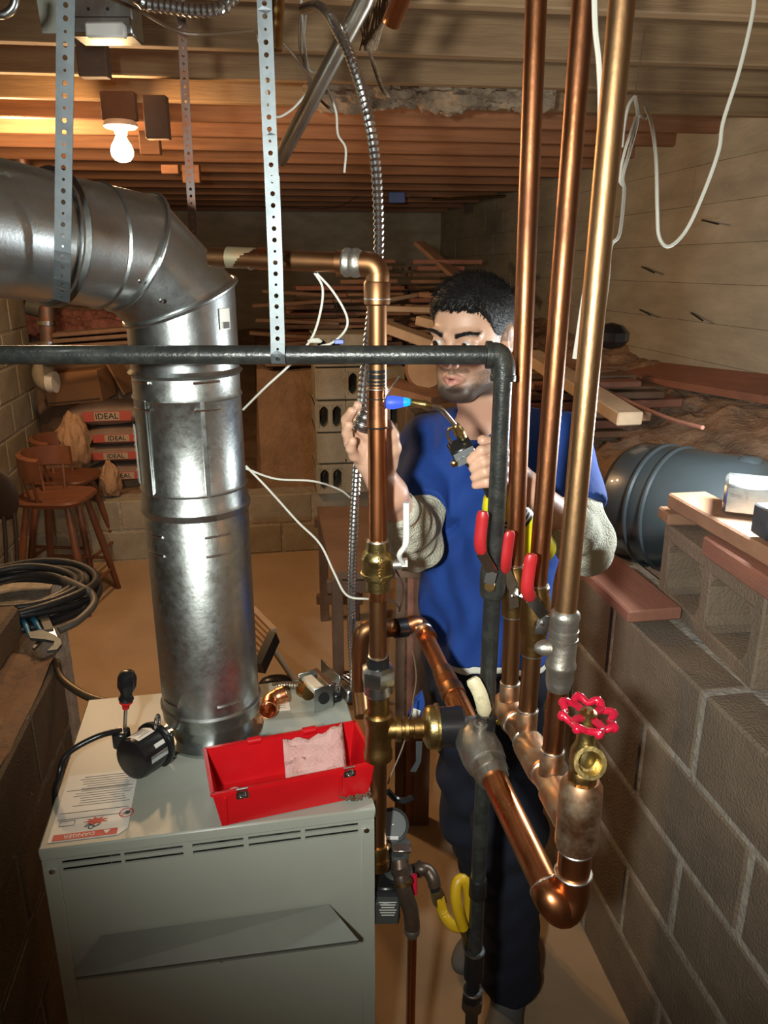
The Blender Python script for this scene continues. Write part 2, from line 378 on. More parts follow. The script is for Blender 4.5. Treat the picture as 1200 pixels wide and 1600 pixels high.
terrain('dirt_ledge', .83, 2.1, -1.7, 9.0, 70, 300, fz1, M_dirt, 'rough brown dirt sloping up to the right concrete wall')
def fz2(x, y):
    b = .36+max(0, min(.75, (y-YF-.25)*.9)); 
    if x > -.05: b = .36+max(0, min(.76, (y-YF-.2)*3))
    if x < -.72: b = .36+max(0, (y-YF-.5)*1.3)
    if -.62 < x < -.05: b = .30+max(0, (y-6.2)*.3)
    return min(b, 1.5)+nz(x, y, 4, .03)+nz(x, y, 15, .02)
terrain('dirt_bank', -2.8, .84, YF+.17, 9.0, 90, 100, fz2, M_dirt, 'brown dirt bank behind the low curb wall')
# ceiling: boards and joists
JY = math.radians(1.6); ZJ = CZ+.56
def ceil_pt(y): return G(0, y, ZJ)
ceil = struct('ceiling', MB().box((.2, 3.6, ZJ+.27), (6.2, 11.4, .03)), M_wooddk, 'underside of the floor above')
for i in range(34):
    x = -2.75+i*.172
    MB().box((x, 3.6, ZJ+.238), (.166, 11.2, .02)).build('floorboard', M_wood, ceil, False)
rows = [-330, -150, -25, 61, 110, 150, 181, 206, 228, 247, 263, 277, 289, 300, 309, 317, 325, 332, 338, 344]
for i, y in enumerate(rows):
    p = ceil_pt(y); L = 5.6
    j = MB(); seg = 10; d = V((math.cos(JY), -math.sin(JY), 0)); c = V((.0, 0, 0))
    q = p+d*(0-(p.x+1.45))            # anchor at x = p.x, extend
    j.bbox((p-d*(p.x+.0)+V((0, .022, .105)))+d*(.05*(i % 3)), (L, .042, .215), .004, ex=d, ey=(math.sin(JY), math.cos(JY), 0))
    j.build('joist', M_joist if i < 6 else M_joist_glow, ceil, False)
# extra framing pieces near the bulb, cross braces
def blk(px0, py0, px1, py1, d, m=M_wood, name='wood_blocking', th=.04):
    a = P(px0, py0, d); b = P(px1, py1, d); c = (a+b)/2
    MB().bbox(c, (abs((b-a).dot(RV)), th, abs(b.z-a.z)), .003, ex=RV, ey=FV).build(name, m, ceil, False)
blk(224, 150, 266, 218, 2.75, M_wooddk); blk(120, 60, 172, 122, 2.3, M_wooddk)
blk(218, 205, 252, 242, 3.3, M_joist_glow); blk(253, 258, 281, 272, 3.9, M_joist_glow); blk(285, 258, 314, 286, 4.2, M_joist_glow)
# insulation between joists over the man
def batt(c, ex, ey, L, W, T, amp, seed, nx=70, ny=14):
    """a lumpy fibrous sheet: closed slab displaced by noise"""
    mb = MB(); n = ny*2
    for i in range(nx+1):
        u = i/nx-.5
        for k in range(n):
            a_ = 2*PI*k/n; q = V((u*L, math.cos(a_)*W/2, math.sin(a_)*T/2)); e = 1-abs(2*u)**6*.5
            d = noise.noise(V((u*L*6+seed, math.cos(a_)*1.5, math.sin(a_)*1.5)))*amp+noise.noise(V((u*L*24+seed, math.cos(a_)*4, math.sin(a_)*4)))*amp*.6+noise.noise(V((u*L*70+seed, math.cos(a_)*9, math.sin(a_)*9)))*amp*.35
            r = V((0, math.cos(a_), math.sin(a_))); q = V((q.x, q.y*e, q.z*e))+r*d; mb.v.append(V(c)+V(ex)*q.x+V(ey)*q.y+V((0, 0, q.z)))
    mb.f = [(i*n+k, i*n+(k+1) % n, (i+1)*n+(k+1) % n, (i+1)*n+k) for i in range(nx) for k in range(n)]+[tuple(range(n)), tuple(nx*n+k for k in range(n))]
    return mb
c_ = P(670, 166, 2.9); c_.z = ZJ-.005
o = batt(c_, RV, FV, .85, .10, .09, .035, 2.0).build('insulation_batt', M_fibre, ceil); o['kind'] = 'stuff'; o['label'] = 'brown mineral fibre stuffed between the joists'
c_ = P(108, 508, 5.6)
tag(batt(c_, RV, FV, 1.0, .2, .17, .05, 7.0).build('insulation_roll', M_insul, None, loc=c_), 'lumpy pink insulation lying under the horizontal flue duct', 'insulation', kind='stuff')
# ------------------------------------------------------------------ back of the room
# cement sacks
def sack(px, py, d, L, H, label, rz=0, logo=True, mirror=False):
    c = P(px, py, d); ex = V((math.cos(rz), math.sin(rz), 0)); ey = V((-math.sin(rz), math.cos(rz), 0)); W = .34
    t = thing('cement_sack', label, 'sack', (c.x, c.y, c.z-H/2), 'cement sacks stacked on the curb')
    bm = bmesh.new(); bmesh.ops.create_cube(bm, size=1); bmesh.ops.subdivide_edges(bm, edges=list(bm.edges), cuts=7, use_grid_fill=True)
    vs = []
    for v in bm.verts:
        x, y, z = v.co*2; px_ = abs(x)**3; py_ = abs(y)**4
        hz = (1-.55*px_)*(1-.5*py_)
        q = V((x*L/2*(1-.06*z*z), y*W/2*(1-.10*z*z)*(1-.06*px_), z*H/2*hz*(1.0+.04*math.sin(x*5+py))))
        vs.append(c+ex*q.x+ey*q.y+V((0, 0, q.z)))
    bm.verts.index_update(); mb = MB().add(vs, [[v.index for v in f.verts] for f in bm.faces]); bm.free()
    mb.build('bag', M_bagcol, t)
    f = c-ey*(W/2+.004)
    MB().box(f, (.30, .006, H*.42), ex=ex, ey=ey).build('red_band', M_bagred, t, False)
    MB().box(f-ey*.003, (.155, .006, H*.36), ex=ex, ey=ey).build('beige_panel', M_bagbeige, t, False)
    MB().text('IDEAL', H*.36, f-ey*.0075, ex, (0, 0, 1), .001).build('printed_word', M_blackpl, t, False)
    return t
sack(172, 643, 5.1, .54, .15, 'topmost cement sack with sagging end and a red printed band', .06)
sack(190, 676, 5.1, .48, .12, 'second cement sack from the top of the stack behind the flue', 0)
sack(188, 703, 5.1, .50, .115, 'third cement sack from the top, one above the lowest', 0)
sack(198, 733, 5.1, .50, .12, 'lowest cement sack of the stack, resting on the curb', 0)
def crumple(name, c, size, label, cat, m, seed, pointy=0):
    bm = bmesh.new(); bmesh.ops.create_icosphere(bm, subdivisions=4, radius=1); vs = []
    for v in bm.verts:
        q = v.co.copy(); n_ = 1+.34*(abs(noise.noise(q*1.6+V((seed, 0, 0))))-.2)+.13*abs(noise.noise(q*4.5+V((seed, 3, 0))))
        if q.z > 0 and pointy: q.x *= 1-pointy*q.z; q.y *= 1-pointy*q.z
        q = V((max(-.8, min(.8, q.x)), q.y, max(-.75, q.z)))*n_
        vs.append(c+RV*(q.x*size[0])+FV*(q.y*size[1])+V((0, 0, q.z*size[2])))
    bm.verts.index_update(); mb = MB().add(vs, [[v.index for v in f.verts] for f in bm.faces]); bm.free()
    o = mb.build(name, m, None, True, loc=(c.x, c.y, c.z-size[2]*.75), angle=14); return tag(o, label, cat)
crumple('paper_sack', P(116, 690, 4.62), (.098, .09, .165), 'large crumpled kraft paper sack leaning left of the cement sacks', 'sack', M_paper, 1.3, .12)
crumple('paper_bag', P(172, 750, 4.66), (.066, .07, .125), 'small crumpled kraft paper bag standing on the curb below the sacks', 'bag', M_paper, 5.3, .45)
# cardboard box tipped on the dirt
t = thing('cardboard_box', 'orange brown cardboard box tipped above the cement sacks', 'box', P(125, 605, 5.05))
c = P(125, 602, 5.2); ex = (RV+V((0, 0, .10))).normalized(); ez = V((0, 0, 1))-ex*ex.z; ez.normalize(); ey = ez.cross(ex)
MB().bbox(c, (.37, .28, .21), .006, ex=ex, ey=ey, ez=ez).build('carton', M_card, t)
MB().box(c+ex*.27+ey*.06+ez*.03, (.012, .26, .24), ex=(ex+ez*.35).normalized(), ey=ey, ez=(ez-ex*.35).normalized()).build('flap', M_card, t)
MB().box(c-ez*.085-ey*.143, (.34, .004, .012), ex=ex, ey=ey, ez=ez).build('tape_strip', M_wooddk, t)
# pvc elbow with white collar, brown downpipe
t = thing('drain_pipe', 'brown vertical drain pipe with clamps under the flue duct', 'pipe', P(76, 560, 4.6))
MB().tube([V((P(70, 455, 4.6).x-.03, P(70, 455, 4.6).y, ZJ)), P(70, 455, 4.6), P(78, 560, 4.6)], .045).build('pipe', M_ruststrap, t)
MB().lathe(P(73, 504, 4.6), (P(78, 560, 4.6)-P(70, 455, 4.6)), [(-.012, .052), (.012, .052)]).build('clamp', M_steel, t)
MB().lathe(P(77, 536, 4.6), (0, 0, -1), [(-.012, .052), (.012, .052)]).build('clamp', M_steel, t)
MB().tube([P(44, 478, 4.6), P(66, 484, 4.6)], .05).build('branch', M_darkgrey, t)
t = thing('drain_trap', 'plastic drain elbow with a white collar beside the cardboard box', 'pipe', P(72, 592, 4.75))
MB().tube(spline([P(70, 568, 4.75), P(66, 585, 4.75), P(72, 597, 4.75), P(84, 596, 4.75)]), .06).build('elbow', M_blockpale, t)
MB().lathe(P(76, 597, 4.75), RV, [(0, .066), (.045, .066)]).build('collar', M_whitepl, t)
# hollow-block stack in the middle
def hollow(name, c, L, D, H, ex, ey, ez, m, cores=2, wall=.03):
    """cinder block, cores running along ey (open toward -ey)"""
    mb = MB(); ex, ey, ez = V(ex), V(ey), V(ez); c = V(c); cw = (L-wall*(cores+1))/cores
    mb.bbox(c+ez*(H/2-wall/2), (L, D, wall), .004, ex=ex, ey=ey, ez=ez); mb.bbox(c-ez*(H/2-wall/2), (L, D, wall), .004, ex=ex, ey=ey, ez=ez)
    for k in range(cores+1): mb.bbox(c+ex*(-L/2+wall/2+k*(cw+wall)), (wall, D-.002, H-.01), .004, ex=ex, ey=ey, ez=ez)
    # rounded core corners
    for k in range(cores):
        x0 = -L/2+wall+k*(cw+wall)
        for sx in (0, 1):
            for sz in (-1, 1):
                o = c+ex*(x0+sx*cw)+ez*(sz*(H/2-wall)); q = .028
                mb.prism([o-ey*(D/2-.002), o+ex*(q*(1-2*sx))-ey*(D/2-.002), o+(ex*(1-2*sx)*.35-ez*sz*.35)*q-ey*(D/2-.002), o-ez*(sz*q)-ey*(D/2-.002)], ey*(D-.004))
    return mb
zt = .40
for k in range(5):
    for s in range(3 if k < 4 else 2):
        px = 513 + s*46; d_ = YF-.02+.12
        b0 = G(513, 795, .40); c = V((-.02+s*.2+.0, YF+.12, zt+.1+.2*k)); c.x = P(513+s*45, 700, 4.9).x + random.uniform(-.01, .01)
        mb = hollow('b', c, .19, .38, .19, (1, 0, 0), (0, 1, 0), (0, 0, 1), M_blockpale, 2, .028) if (k+s) % 2 == 0 else MB().bbox(c, (.19, .38, .19), .006)
        nm = ['lowest', 'second', 'third', 'fourth', 'topmost'][k]
        tag(mb.build('concrete_block', M_blockpale, None, False, loc=(c.x, c.y, c.z-.095)), '%s pale %s block in the %s column of the stack behind the hand' % (nm, 'hollow' if (k+s) % 2 == 0 else 'solid', ('left', 'middle', 'right')[s]), 'concrete block', 'blocks stacked behind the flexible conduit')
# wood scrap pile
def plank(a, b, w, h, label=None, m=M_wood, group='scrap boards in the wood pile', name='scrap_board', roll=0):
    a, b = V(a), V(b); mb = MB(); d = (b-a).normalized(); x = V((0, 0, 1)).cross(d).normalized(); y = d.cross(x)
    x, y = x*math.cos(roll)+y*math.sin(roll), y*math.cos(roll)-x*math.sin(roll)
    mb.bbox((a+b)/2, (w, h, (b-a).length), min(.004, h*.2), ex=x, ey=y, ez=d)
    return tag(mb.build(name, m, None, False, loc=(a+b)/2-V((0, 0, h/2))), label or 'weathered scrap board among others in the pile behind the copper riser', 'board', group)
R_ = random.Random(11)
nb = 0
for lay in range(17):
    for sl in range(3):
        for q in range(3):
            if lay > 12 and q == 0: continue
            if nb > 190: break
            x0 = -.02+.50*q+R_.uniform(0, .06)+.02*lay*(q == 0); ln = R_.uniform(.30, .47)
            if q == 2 and lay < 3: continue
            if q == 2: x0 = min(x0, 1.05)
            y = 5.28+.13*sl+R_.uniform(-.008, .008); z = 1.155+.041*lay
            if sl > 0 and lay % 3 == 1: continue
            a = V((x0, y, z+R_.uniform(-.002, .002))); th = R_.uniform(-.04, .04)
            b = a+V((math.cos(th)*ln, math.sin(th)*ln, R_.uniform(-.006, .006)))
            plank(a, b, R_.uniform(.07, .11), R_.uniform(.018, .03), m=R_.choice([M_wood, M_wood, M_woodred, M_wooddk])); nb += 1
for k, (xa, ya, xb, yb) in enumerate(((395, 478, 520, 470), (400, 500, 530, 505), (390, 520, 500, 528), (410, 455, 520, 462), (420, 540, 480, 535))):
    plank(P(xa, ya, 5.0), P(xb, yb, 5.05), .08, .022, 'dim scrap board sticking out of the left flank of the wood pile', M_wooddk, 'boards on the left flank of the wood pile')
plank(P(600, 482, 4.6), P(672, 484, 4.6), .09, .032, 'bright orange-brown board end lying level beside the riser', M_woodpale, None)
plank(P(604, 510, 4.3), P(700, 545, 4.2), .17, .05, 'pale board with a knot sticking out left of the face', M_woodpale, None)
plank(P(600, 470, 4.7), P(668, 458, 4.9), .05, .02, 'thin pale lath slanting up toward the man', M_woodpale, None)
plank(P(655, 460, 4.8), P(735, 468, 4.8), .10, .03, 'reddish board directly above the pale lath', M_wood, None)
plank(P(655, 380, 5.6), P(722, 440, 5.2), .09, .03, 'long board leaning diagonally on top of the wood pile', M_wood, None)
plank(P(655, 500, 4.5), P(700, 512, 4.4), .09, .05, 'short block end beside the forehead', M_woodpale, None)
plank(P(600, 600, 4.2), P(690, 625, 4.0), .22, .05, 'wide brown plank end behind the flame', M_wood, None)
# cut log behind the jaw
t = thing('cut_log', 'cut log end with bark behind the mouth of the man', 'log', P(665, 577, 4.2))
MB().lathe(P(665, 577, 4.15), FV+RV*.3, [(0, .105), (.01, .12), (.5, .125)], 24).build('trunk', M_wood, t)
MB().lathe(P(665, 577, 4.14), FV+RV*.3, [(0, .10), (.01, .102)], 24).build('sawn_face', M_woodpale, t)
# boards lying beyond the pipes on the right
R_ = random.Random(4)
for k in range(24):
    lay = k//4; a = P(806, 560, 3.6); a = V((1.02+.02*(k % 3), 3.0+.15*(k % 4)+R_.uniform(-.01, .01), 1.12+.04*lay)); th = R_.uniform(-.1, .25); ln = R_.uniform(.35, .7)
    plank(a, a+V((math.cos(th)*ln, math.sin(th)*ln*.3, R_.uniform(-.004, .004))), R_.uniform(.08, .12), R_.uniform(.022, .034), 'dark scrap board in the heap beyond the copper pipes', R_.choice([M_wooddk, M_wood, M_woodred]), 'scrap boards beyond the pipes')
plank(P(828, 555, 3.0), P(985, 655, 2.2), .08, .04, 'long pale stick slanting down to the dirt right of the pipes', M_woodpale, None)
plank(P(900, 600, 2.7), P(995, 652, 2.3), .10, .03, 'brown board beside the long pale stick', M_wood, None)
MB_ = MB().ball(P(955, 525, 2.9), .07, (.9, 1.2, .7), 10)
tag(MB_.build('black_bundle', M_blackpl, None, loc=P(955, 535, 2.9)), 'small black plastic bundle at the foot of the concrete wall', 'bundle')
# low shelves of planks at the left under the duct
for k, (y0, y1) in enumerate(((523, 512), (532, 522), (541, 533))):
    plank(P(85, y0, 4.5), P(215, y1, 4.6), .16, .022, ['upper', 'middle', 'lower'][k]+' dark plank stacked behind the black pipe left of the flue', M_wooddk, None, 'stacked_plank')
# long red-brown plank on edge along the concrete wall + pale concrete step below it
a = P(905, 560, 3.1); b = P(1290, 614, 1.75)
yy = [WXY(915, 566, 0, 1.92), WXY(1300, 640, 0, 1.92)]
a1 = WXY(905, 572, 0, 1.82); b1 = WXY(1230, 624, 0, 1.82)
MBr = MB(); top0 = WXY(905, 552, 0, 2.0); top1 = WXY(1230, 588, 0, 2.0)
MBr.prism([a1, b1, top1, top0], V((0, 0, -.03))); 
tag(MBr.build('leaning_plank', M_woodred, None, False, loc=(a1+b1)/2-V((0, 0, .1))), 'long red brown plank leaning along the right concrete wall', 'plank')
fs = MB().box(((a1.x+.16), (a1.y+b1.y)/2-.2, (a1.z+b1.z)/2-.27), (.20, 3.4, .36)); 
struct('wall_right_footing', fs, M_conc, 'smooth concrete footing step under the leaning plank')
mb = MB().tube(spline([P(935, 605, 2.6), P(1000, 635, 2.3), P(1050, 655, 2.1), P(1098, 668, 1.95)]), .006, 6)
tag(mb.build('bent_lath', M_woodred, None, loc=P(1000, 640, 2.3)), 'thin bent red lath lying on the dirt below the footing', 'lath')
# wire pegs in the wall
for k, (x, y, x2, y2) in enumerate(((1003, 417, 1022, 426), (1000, 484, 1016, 492), (1080, 489, 1098, 501), (1097, 344, 1122, 350))):
    a = WXY(x, y, 0, 2.0); b = WXY(x2, y2, 0, 1.96)
    tag(MB().tube([WXY(x, y, 0, 2.06), a, b], .004, 6).build('form_tie', M_ironold, None, loc=a), ['rusty form tie wire upper left on the concrete wall', 'lower left rusty form tie wire below the first one', 'rusty form tie wire low on the concrete wall, furthest down right', 'rusty form tie wire nearest to the hanging white cable loop'][k], 'wire')
# ------------------------------------------------------------------ boiler
ZB = .90
FL = G(61, 1328, ZB); FR = G(585, 1262, ZB); EX = (FR-FL).normalized(); EY = V((-EX.y, EX.x, 0)); EZ = V((0, 0, 1)); BW = (FR-FL).length; BD = .45
def BT(s, t, z=0): return FL+EX*s+EY*t+V((0, 0, z))      # s along front, t back, z above the top
def BTp(px, py, z=0):
    q = G(px, py, ZB+z)-FL; return q.dot(EX), q.dot(EY)
ctr = BT(BW/2, BD/2)
t = thing('boiler', 'grey enamelled steel boiler cabinet standing below the flue pipe', 'boiler', (ctr.x, ctr.y, 0))
MB().bbox(BT(BW/2, BD/2, -.011), (BW+.004, BD+.004, .022), .003, ex=EX, ey=EY).build('top_panel', M_boiler, t)
# front panel with real slots
fp = MB(); slots = [(95, 187), (193, 285), (300, 380), (388, 470), (477, 560)]
def Fpt(px, row=0):                                         # along-front coordinate of a pixel near the slots
    py = 1341-(px-95)*(1341-1292)/(560-95); best = None
    u, v = _uv(px, py); d = FV*(cp-v*sp)+RV*u+V((0, 0, -(sp+v*cp))); n = EY; tt = (FL-V((0, 0, CZ))).dot(n)/d.dot(n)
    return (V((0, 0, CZ))+d*tt-FL).dot(EX)
edges = [(Fpt(a), Fpt(b)) for a, b in slots]
th = .004; y0 = .006
def fbox(s0, s1, z0, z1, m=fp): m.box(BT((s0+s1)/2, y0, (z0+z1)/2), (s1-s0, th, z1-z0), ex=EX, ey=EY)
fbox(.0, BW, -.030, -.022); fbox(0, BW, -.044, -.037); fbox(0, BW, -ZB+.05, -.051)
xs = [0]+[e for p in edges for e in p]+[BW]
for k in range(0, len(xs), 2):
    fbox(xs[k], xs[k+1], -.037, -.030); fbox(xs[k], xs[k+1], -.051, -.044)
fp.build('front_panel', M_boiler, t, False)
MB().box(BT(BW/2, .05, -.04), (BW-.02, .004, .03), ex=EX, ey=EY).build('slot_shade_backing', M_darkgrey, t, False)  # dark sheet added behind the slots to give them recess shade
for s in (0, BW): MB().bbox(BT(s+(.0015 if s == 0 else -.0015), BD/2, -ZB/2-.0), (.003, BD-.002, ZB-.05), .001, ex=EX, ey=EY).build('side_panel', M_boiler, t)
MB().box(BT(BW/2, BD-.002, -ZB/2), (BW-.008, .003, ZB-.05), ex=EX, ey=EY).build('back_panel', M_boiler, t)
for s in (.012, BW-.012): MB().bbox(BT(s, .003, -ZB/2-.005), (.024, .005, ZB-.07), .001, ex=EX, ey=EY).build('corner_flange', M_boiler, t)
MB().box(BT(BW/2, BD/2, -ZB+.02), (BW-.04, BD-.04, .04), ex=EX, ey=EY).build('base', M_darkgrey, t, False)
for s in (.014, BW-.014): MB().lathe(BT(s, .001, -.045), -EY, [(0, .005), (.002, .005), (.003, .002)], 10).build('screw', M_steel, t)
# tilted access plate
sl = Fpt(155)-.0
def Fp2(px, py, off=0):
    u, v = _uv(px, py); d = FV*(cp-v*sp)+RV*u+V((0, 0, -(sp+v*cp))); q = FL-EY*off; tt = (q-V((0, 0, CZ))).dot(EY)/d.dot(EY)
    return V((0, 0, CZ))+d*tt
a, b, c, d = Fp2(158, 1462), Fp2(514, 1413), Fp2(560, 1469, .055), Fp2(117, 1527, .055)
pl = MB().prism([a, b, c, d], V((0, 0, -.004))); pl.prism([d, c, c+V((0, 0, -.008)), d+V((0, 0, -.008))], EY*.003)
pl.build('deflector_plate', mat('plate steel', (.20, .21, .18), .4, .4, (.24, .25, .21), 6), t, False)
MB().lathe((c+d)/2+EX*.0-EY*.002-V((0, 0, .004)), -EY, [(0, .003), (.002, .002)], 8).build('screw', M_steel, t)
# warning label, printed upside down for the viewer
lab = [BTp(72, 1318), BTp(197, 1303), BTp(203, 1205), BTp(106, 1208)]
lb = [V((s, tt_)) for s, tt_ in lab]
s0, s1 = .010, .132; t0 = .012; t1 = .185
L = MB().prism([BT(s0, t0, .0006), BT(s1-.014, t0, .0006), BT(s1, t0+.014, .0006), BT(s1, t1, .0006), BT(s0, t1, .0006)], EZ*.0006).build('warning_label', M_label, t, False)
MB().box(BT((s0+s1)/2-.005, t0+.009, .0016), (s1-s0-.022, .014, .0006), ex=EX, ey=EY).build('red_bar', M_labelred, L, False)
MB().text('\u26a0DANGER' if False else 'DANGER', .012, BT((s0+s1)/2-.014, t0+.009, .0022), -EX, -EY, .0002).build('danger_word', M_label, L, False)
MB().prism([BT(s0+.084, t0+.0135, .002), BT(s0+.0895, t0+.0045, .002), BT(s0+.095, t0+.0135, .002)], EZ*.0004).build('warning_triangle', M_label, L, False)
ink = MB(); red = MB()
for k in range(13): ink.box(BT(s0+.07+random.uniform(-.004, .004), t0+.085+.0065*k, .0014), (random.uniform(.07, .10), .0009, .0004), ex=EX, ey=EY)
for q in (.052, .068, .128): ink.box(BT((s0+s1)/2, t0+q, .0014), (s1-s0-.01, .0012, .0004), ex=EX, ey=EY)
ink.box(BT(s0+.022, t0+.036, .0014), (.024, .001, .0004), ex=EX, ey=EY); ink.box(BT(s0+.022, t0+.048, .0014), (.024, .001, .0004), ex=EX, ey=EY)
ink.box(BT(s0+.010, t0+.042, .0014), (.001, .012, .0004), ex=EX, ey=EY); ink.box(BT(s0+.034, t0+.042, .0014), (.001, .012, .0004), ex=EX, ey=EY)
fl = [];
for k in range(18):
    a_ = 2*PI*k/18; r_ = (.017 if k % 2 else .009); fl.append(BT(s0+.068+r_*1.2*math.cos(a_), t0+.040+r_*.62*math.sin(a_), .0014))
red.prism(fl, EZ*.0004)
red.torus(BT(s0+.115, t0+.052, .0016), EZ, .011, .0009, 20, 4); red.box(BT(s0+.115, t0+.052, .0016), (.020, .0016, .0005), ex=(EX+EY).normalized(), ey=(EY-EX).normalized())
ink.tube([BT(s0+.052, t0+.028, .0016), BT(s0+.060, t0+.033, .0016), BT(s0+.068, t0+.026, .0016), BT(s0+.075, t0+.030, .0016)], .0012, 6); ink.torus(BT(s0+.062, t0+.026, .0016), EZ, .004, .001, 12, 4)
ink.ball(BT(s0+.117, t0+.052, .0016), .005, (1, 1, .1), 10)
ink.build('print', M_labelink, L, False); red.build('flame_pictogram', M_labelred, L, False)
L2 = MB().box(BT(BW-.17, BD-.09, .0008), (.10, .06, .0006), ex=EX, ey=EY).build('paper_label', M_label, t, False)
ink = MB()
for k in range(6): ink.box(BT(BW-.17, BD-.068-.008*k, .0014), (.085, .001, .0003), ex=EX, ey=EY)
ink.build('print', M_labelink, L2, False)
# ------------------------------------------------------------------ flue
DF = 1.33; RF = .0905
pb = P(331, 1100, DF)
def FZ(z): return V((pb.x, pb.y, z))
zb0 = P(331, 1143, DF-.08).z
t = thing('flue_pipe', 'galvanised steel flue rising from the boiler and turning left under the joists', 'flue', (pb.x, pb.y, ZB))
MB().lathe(FZ(ZB), EZ, [(0, .098), (.006, .098), (.008, .078), (zb0-ZB+.02, .078)], 40).build('draft_hood_neck', M_galv, t)
zt_ = P(285, 470, DF).z; zr = P(290, 560, DF).z; zm = P(300, 783, DF).z
r = MB(); prof = [(0, RF+.003), (.02, RF+.003), (.024, RF+.006), (.029, RF+.006), (.033, RF+.002)]
Hh = zm-zb0; prof += [(Hh-.024, RF+.002), (Hh-.02, RF-.001), (Hh-.002, RF-.001)]
r.lathe(FZ(zb0), EZ, prof, 48); r.build('lower_section', M_galvnew, t)
Hh = zr-.015-zm
MB().lathe(FZ(zm), EZ, [(-.012, RF+.004), (0, RF+.007), (.006, RF+.004), (.03, RF+.001), (.034, RF+.004), (.039, RF+.001), (Hh-.05, RF), (Hh-.046, RF+.003), (Hh-.04, RF), (Hh, RF)], 48).build('middle_section', M_galvnew, t)
# seams and crimps
for an, za, zb_ in ((2.35, zm+.03, zr-.05), (2.37, zb0+.03, zm-.02), (-.75, zm+.03, zr-.06)):
    q = FZ(za)+(RV*math.cos(an)-FV*math.sin(an))*RF
    pass
seam = lambda an, za, zb_: MB().bar(FZ(za)+(RV*math.sin(an)-FV*math.cos(an))*(RF+.0025), FZ(zb_)+(RV*math.sin(an)-FV*math.cos(an))*(RF+.0025), .007, .003, up=(RV*math.sin(an)-FV*math.cos(an)))
seam(-.62, zm+.032, zr-.06).build('lock_seam', M_galvnew, t, False)
seam(.48, zm+.032, zr-.06).build('lock_seam', M_galvnew, t, False)
cr = MB()
for z_ in (zr-.03, zr-.075, zm-.04, zm-.075, zb0+.055):
    for an in (-.95, -.7, .35, .6):
        pts = [FZ(z_)+(RV*math.sin(an+k*.06)-FV*math.cos(an+k*.06))*(RF+.0028) for k in range(5)]
        cr.tube(pts, .0022, 6)
cr.build('crimp_marks', M_steel, t)
# sticker labels
def sticker(an, z0, z1, wdt, nm):
    mb = MB(); n = 5
    for k in range(n+1):
        a_ = an+(k/n-.5)*wdt/RF; u_ = RV*math.sin(a_)-FV*math.cos(a_); mb.v += [FZ(z0)+u_*(RF+.0045), FZ(z1)+u_*(RF+.0045)]
    mb.f = [(2*k, 2*k+2, 2*k+3, 2*k+1) for k in range(n)]; L = mb.build(nm, M_label, t)
    mb = MB()
    for k in range(5):
        a_ = an-.004/RF; u_ = RV*math.sin(a_)-FV*math.cos(a_); mb.box(FZ(z0+(z1-z0)*(.06+.035*k))+u_*(RF+.0052), (wdt*.7, .001, .0015), ex=(RV*math.cos(a_)+FV*math.sin(a_)), ey=u_)
        mb.box(FZ(z1-(z1-z0)*(.1+.09*k))+u_*(RF+.0052), (wdt*(.5+.06*(k % 3)), .001, .0018), ex=(RV*math.cos(a_)+FV*math.sin(a_)), ey=u_)
    mb.build('print', M_labelink, L, False)
sticker(-1.17, P(218, 745, DF).z, P(218, 655, DF).z, .03, 'barcode_label')
# elbow: centres of the gores
C0 = FZ(zr-.02); C1 = P(286, 470, DF); C1.x, C1.y = pb.x, pb.y
A2 = P(207, 394, 1.285); A3 = P(78, 372, 1.18); A4 = P(-240, 318, .94)
def gore(c0, n0, c1, n1, rr, nm, m=M_galv, bead=True, ext=0):
    """skin between two ellipses cut by planes n0 at c0 and n1 at c1"""
    ax = (c1-c0).normalized(); x, y, _ = frame(ax); mb = MB(); seg = 48
    for c, n in ((c0, n0), (c1, n1)):
        for k in range(seg):
            a_ = 2*PI*k/seg; q = c+(x*math.cos(a_)+y*math.sin(a_))*rr; q = q+ax*((c-q).dot(n)/ax.dot(n)); mb.v.append(q)
    mb.f = [(k, (k+1) % seg, seg+(k+1) % seg, seg+k) for k in range(seg)]
    return mb.build(nm, m, t), mb.v[seg:]
ax01 = EZ; ax12 = (A2-C1).normalized(); ax23 = (A3-A2).normalized(); ax34 = (A4-A3).normalized()
n1 = (ax01+ax12).normalized(); n2 = (ax12+ax23).normalized()
_, ring1 = gore(C0, EZ, C1, n1, RF, 'elbow_collar')
_, ring2 = gore(C1, n1, A2, n2, RF, 'elbow_gore')
_, ring3 = gore(A2, n2, A3, ax23, RF, 'elbow_gore')
gore(A3, ax23, A4+ax34*.75, ax34, RF*1.0, 'horizontal_section')
for nm, rg in (('elbow_bead', ring1), ('elbow_bead', ring2)):
    c_ = sum(rg, V())/len(rg); MB().tube([c_+(q-c_)*1.015 for q in rg+[rg[0]]], .0045, 8, False).build(nm, M_galv, t)
MB().lathe(A3, ax23, [(-.012, RF+.001), (-.008, RF+.007), (-.003, RF+.001), (.002, RF+.001), (.006, RF+.007), (.010, RF+.001)], 48).build('joint_bead', M_galv, t)
q = A2.lerp(A3, .45); MB().lathe(q, ax23, [(-.003, RF+.0005), (0, RF+.003), (.003, RF+.0005)], 48).build('joint_bead', M_galv, t)
MB().lathe(C0, EZ, [(-.006, RF), (0, RF+.006), (.006, RF)], 48).build('joint_bead', M_galv, t)
rv = MB()
for px, py, d_ in ((219, 439, 1.21), (252, 470, 1.22), (194, 415, 1.21)): rv.ball(P(px, py, d_-.02), .0035, seg=8)
rv.build('rivets', M_steel, t)
sl_ = C0+EZ*.03; an = 1.42
L = MB()
for k in range(5):
    a_ = .95+k*.07; u_ = RV*math.sin(a_)-FV*math.cos(a_); L.v += [FZ(P(360, 512, DF).z)+u_*(RF+.0015), FZ(P(360, 480, DF).z)+u_*(RF+.0015)]
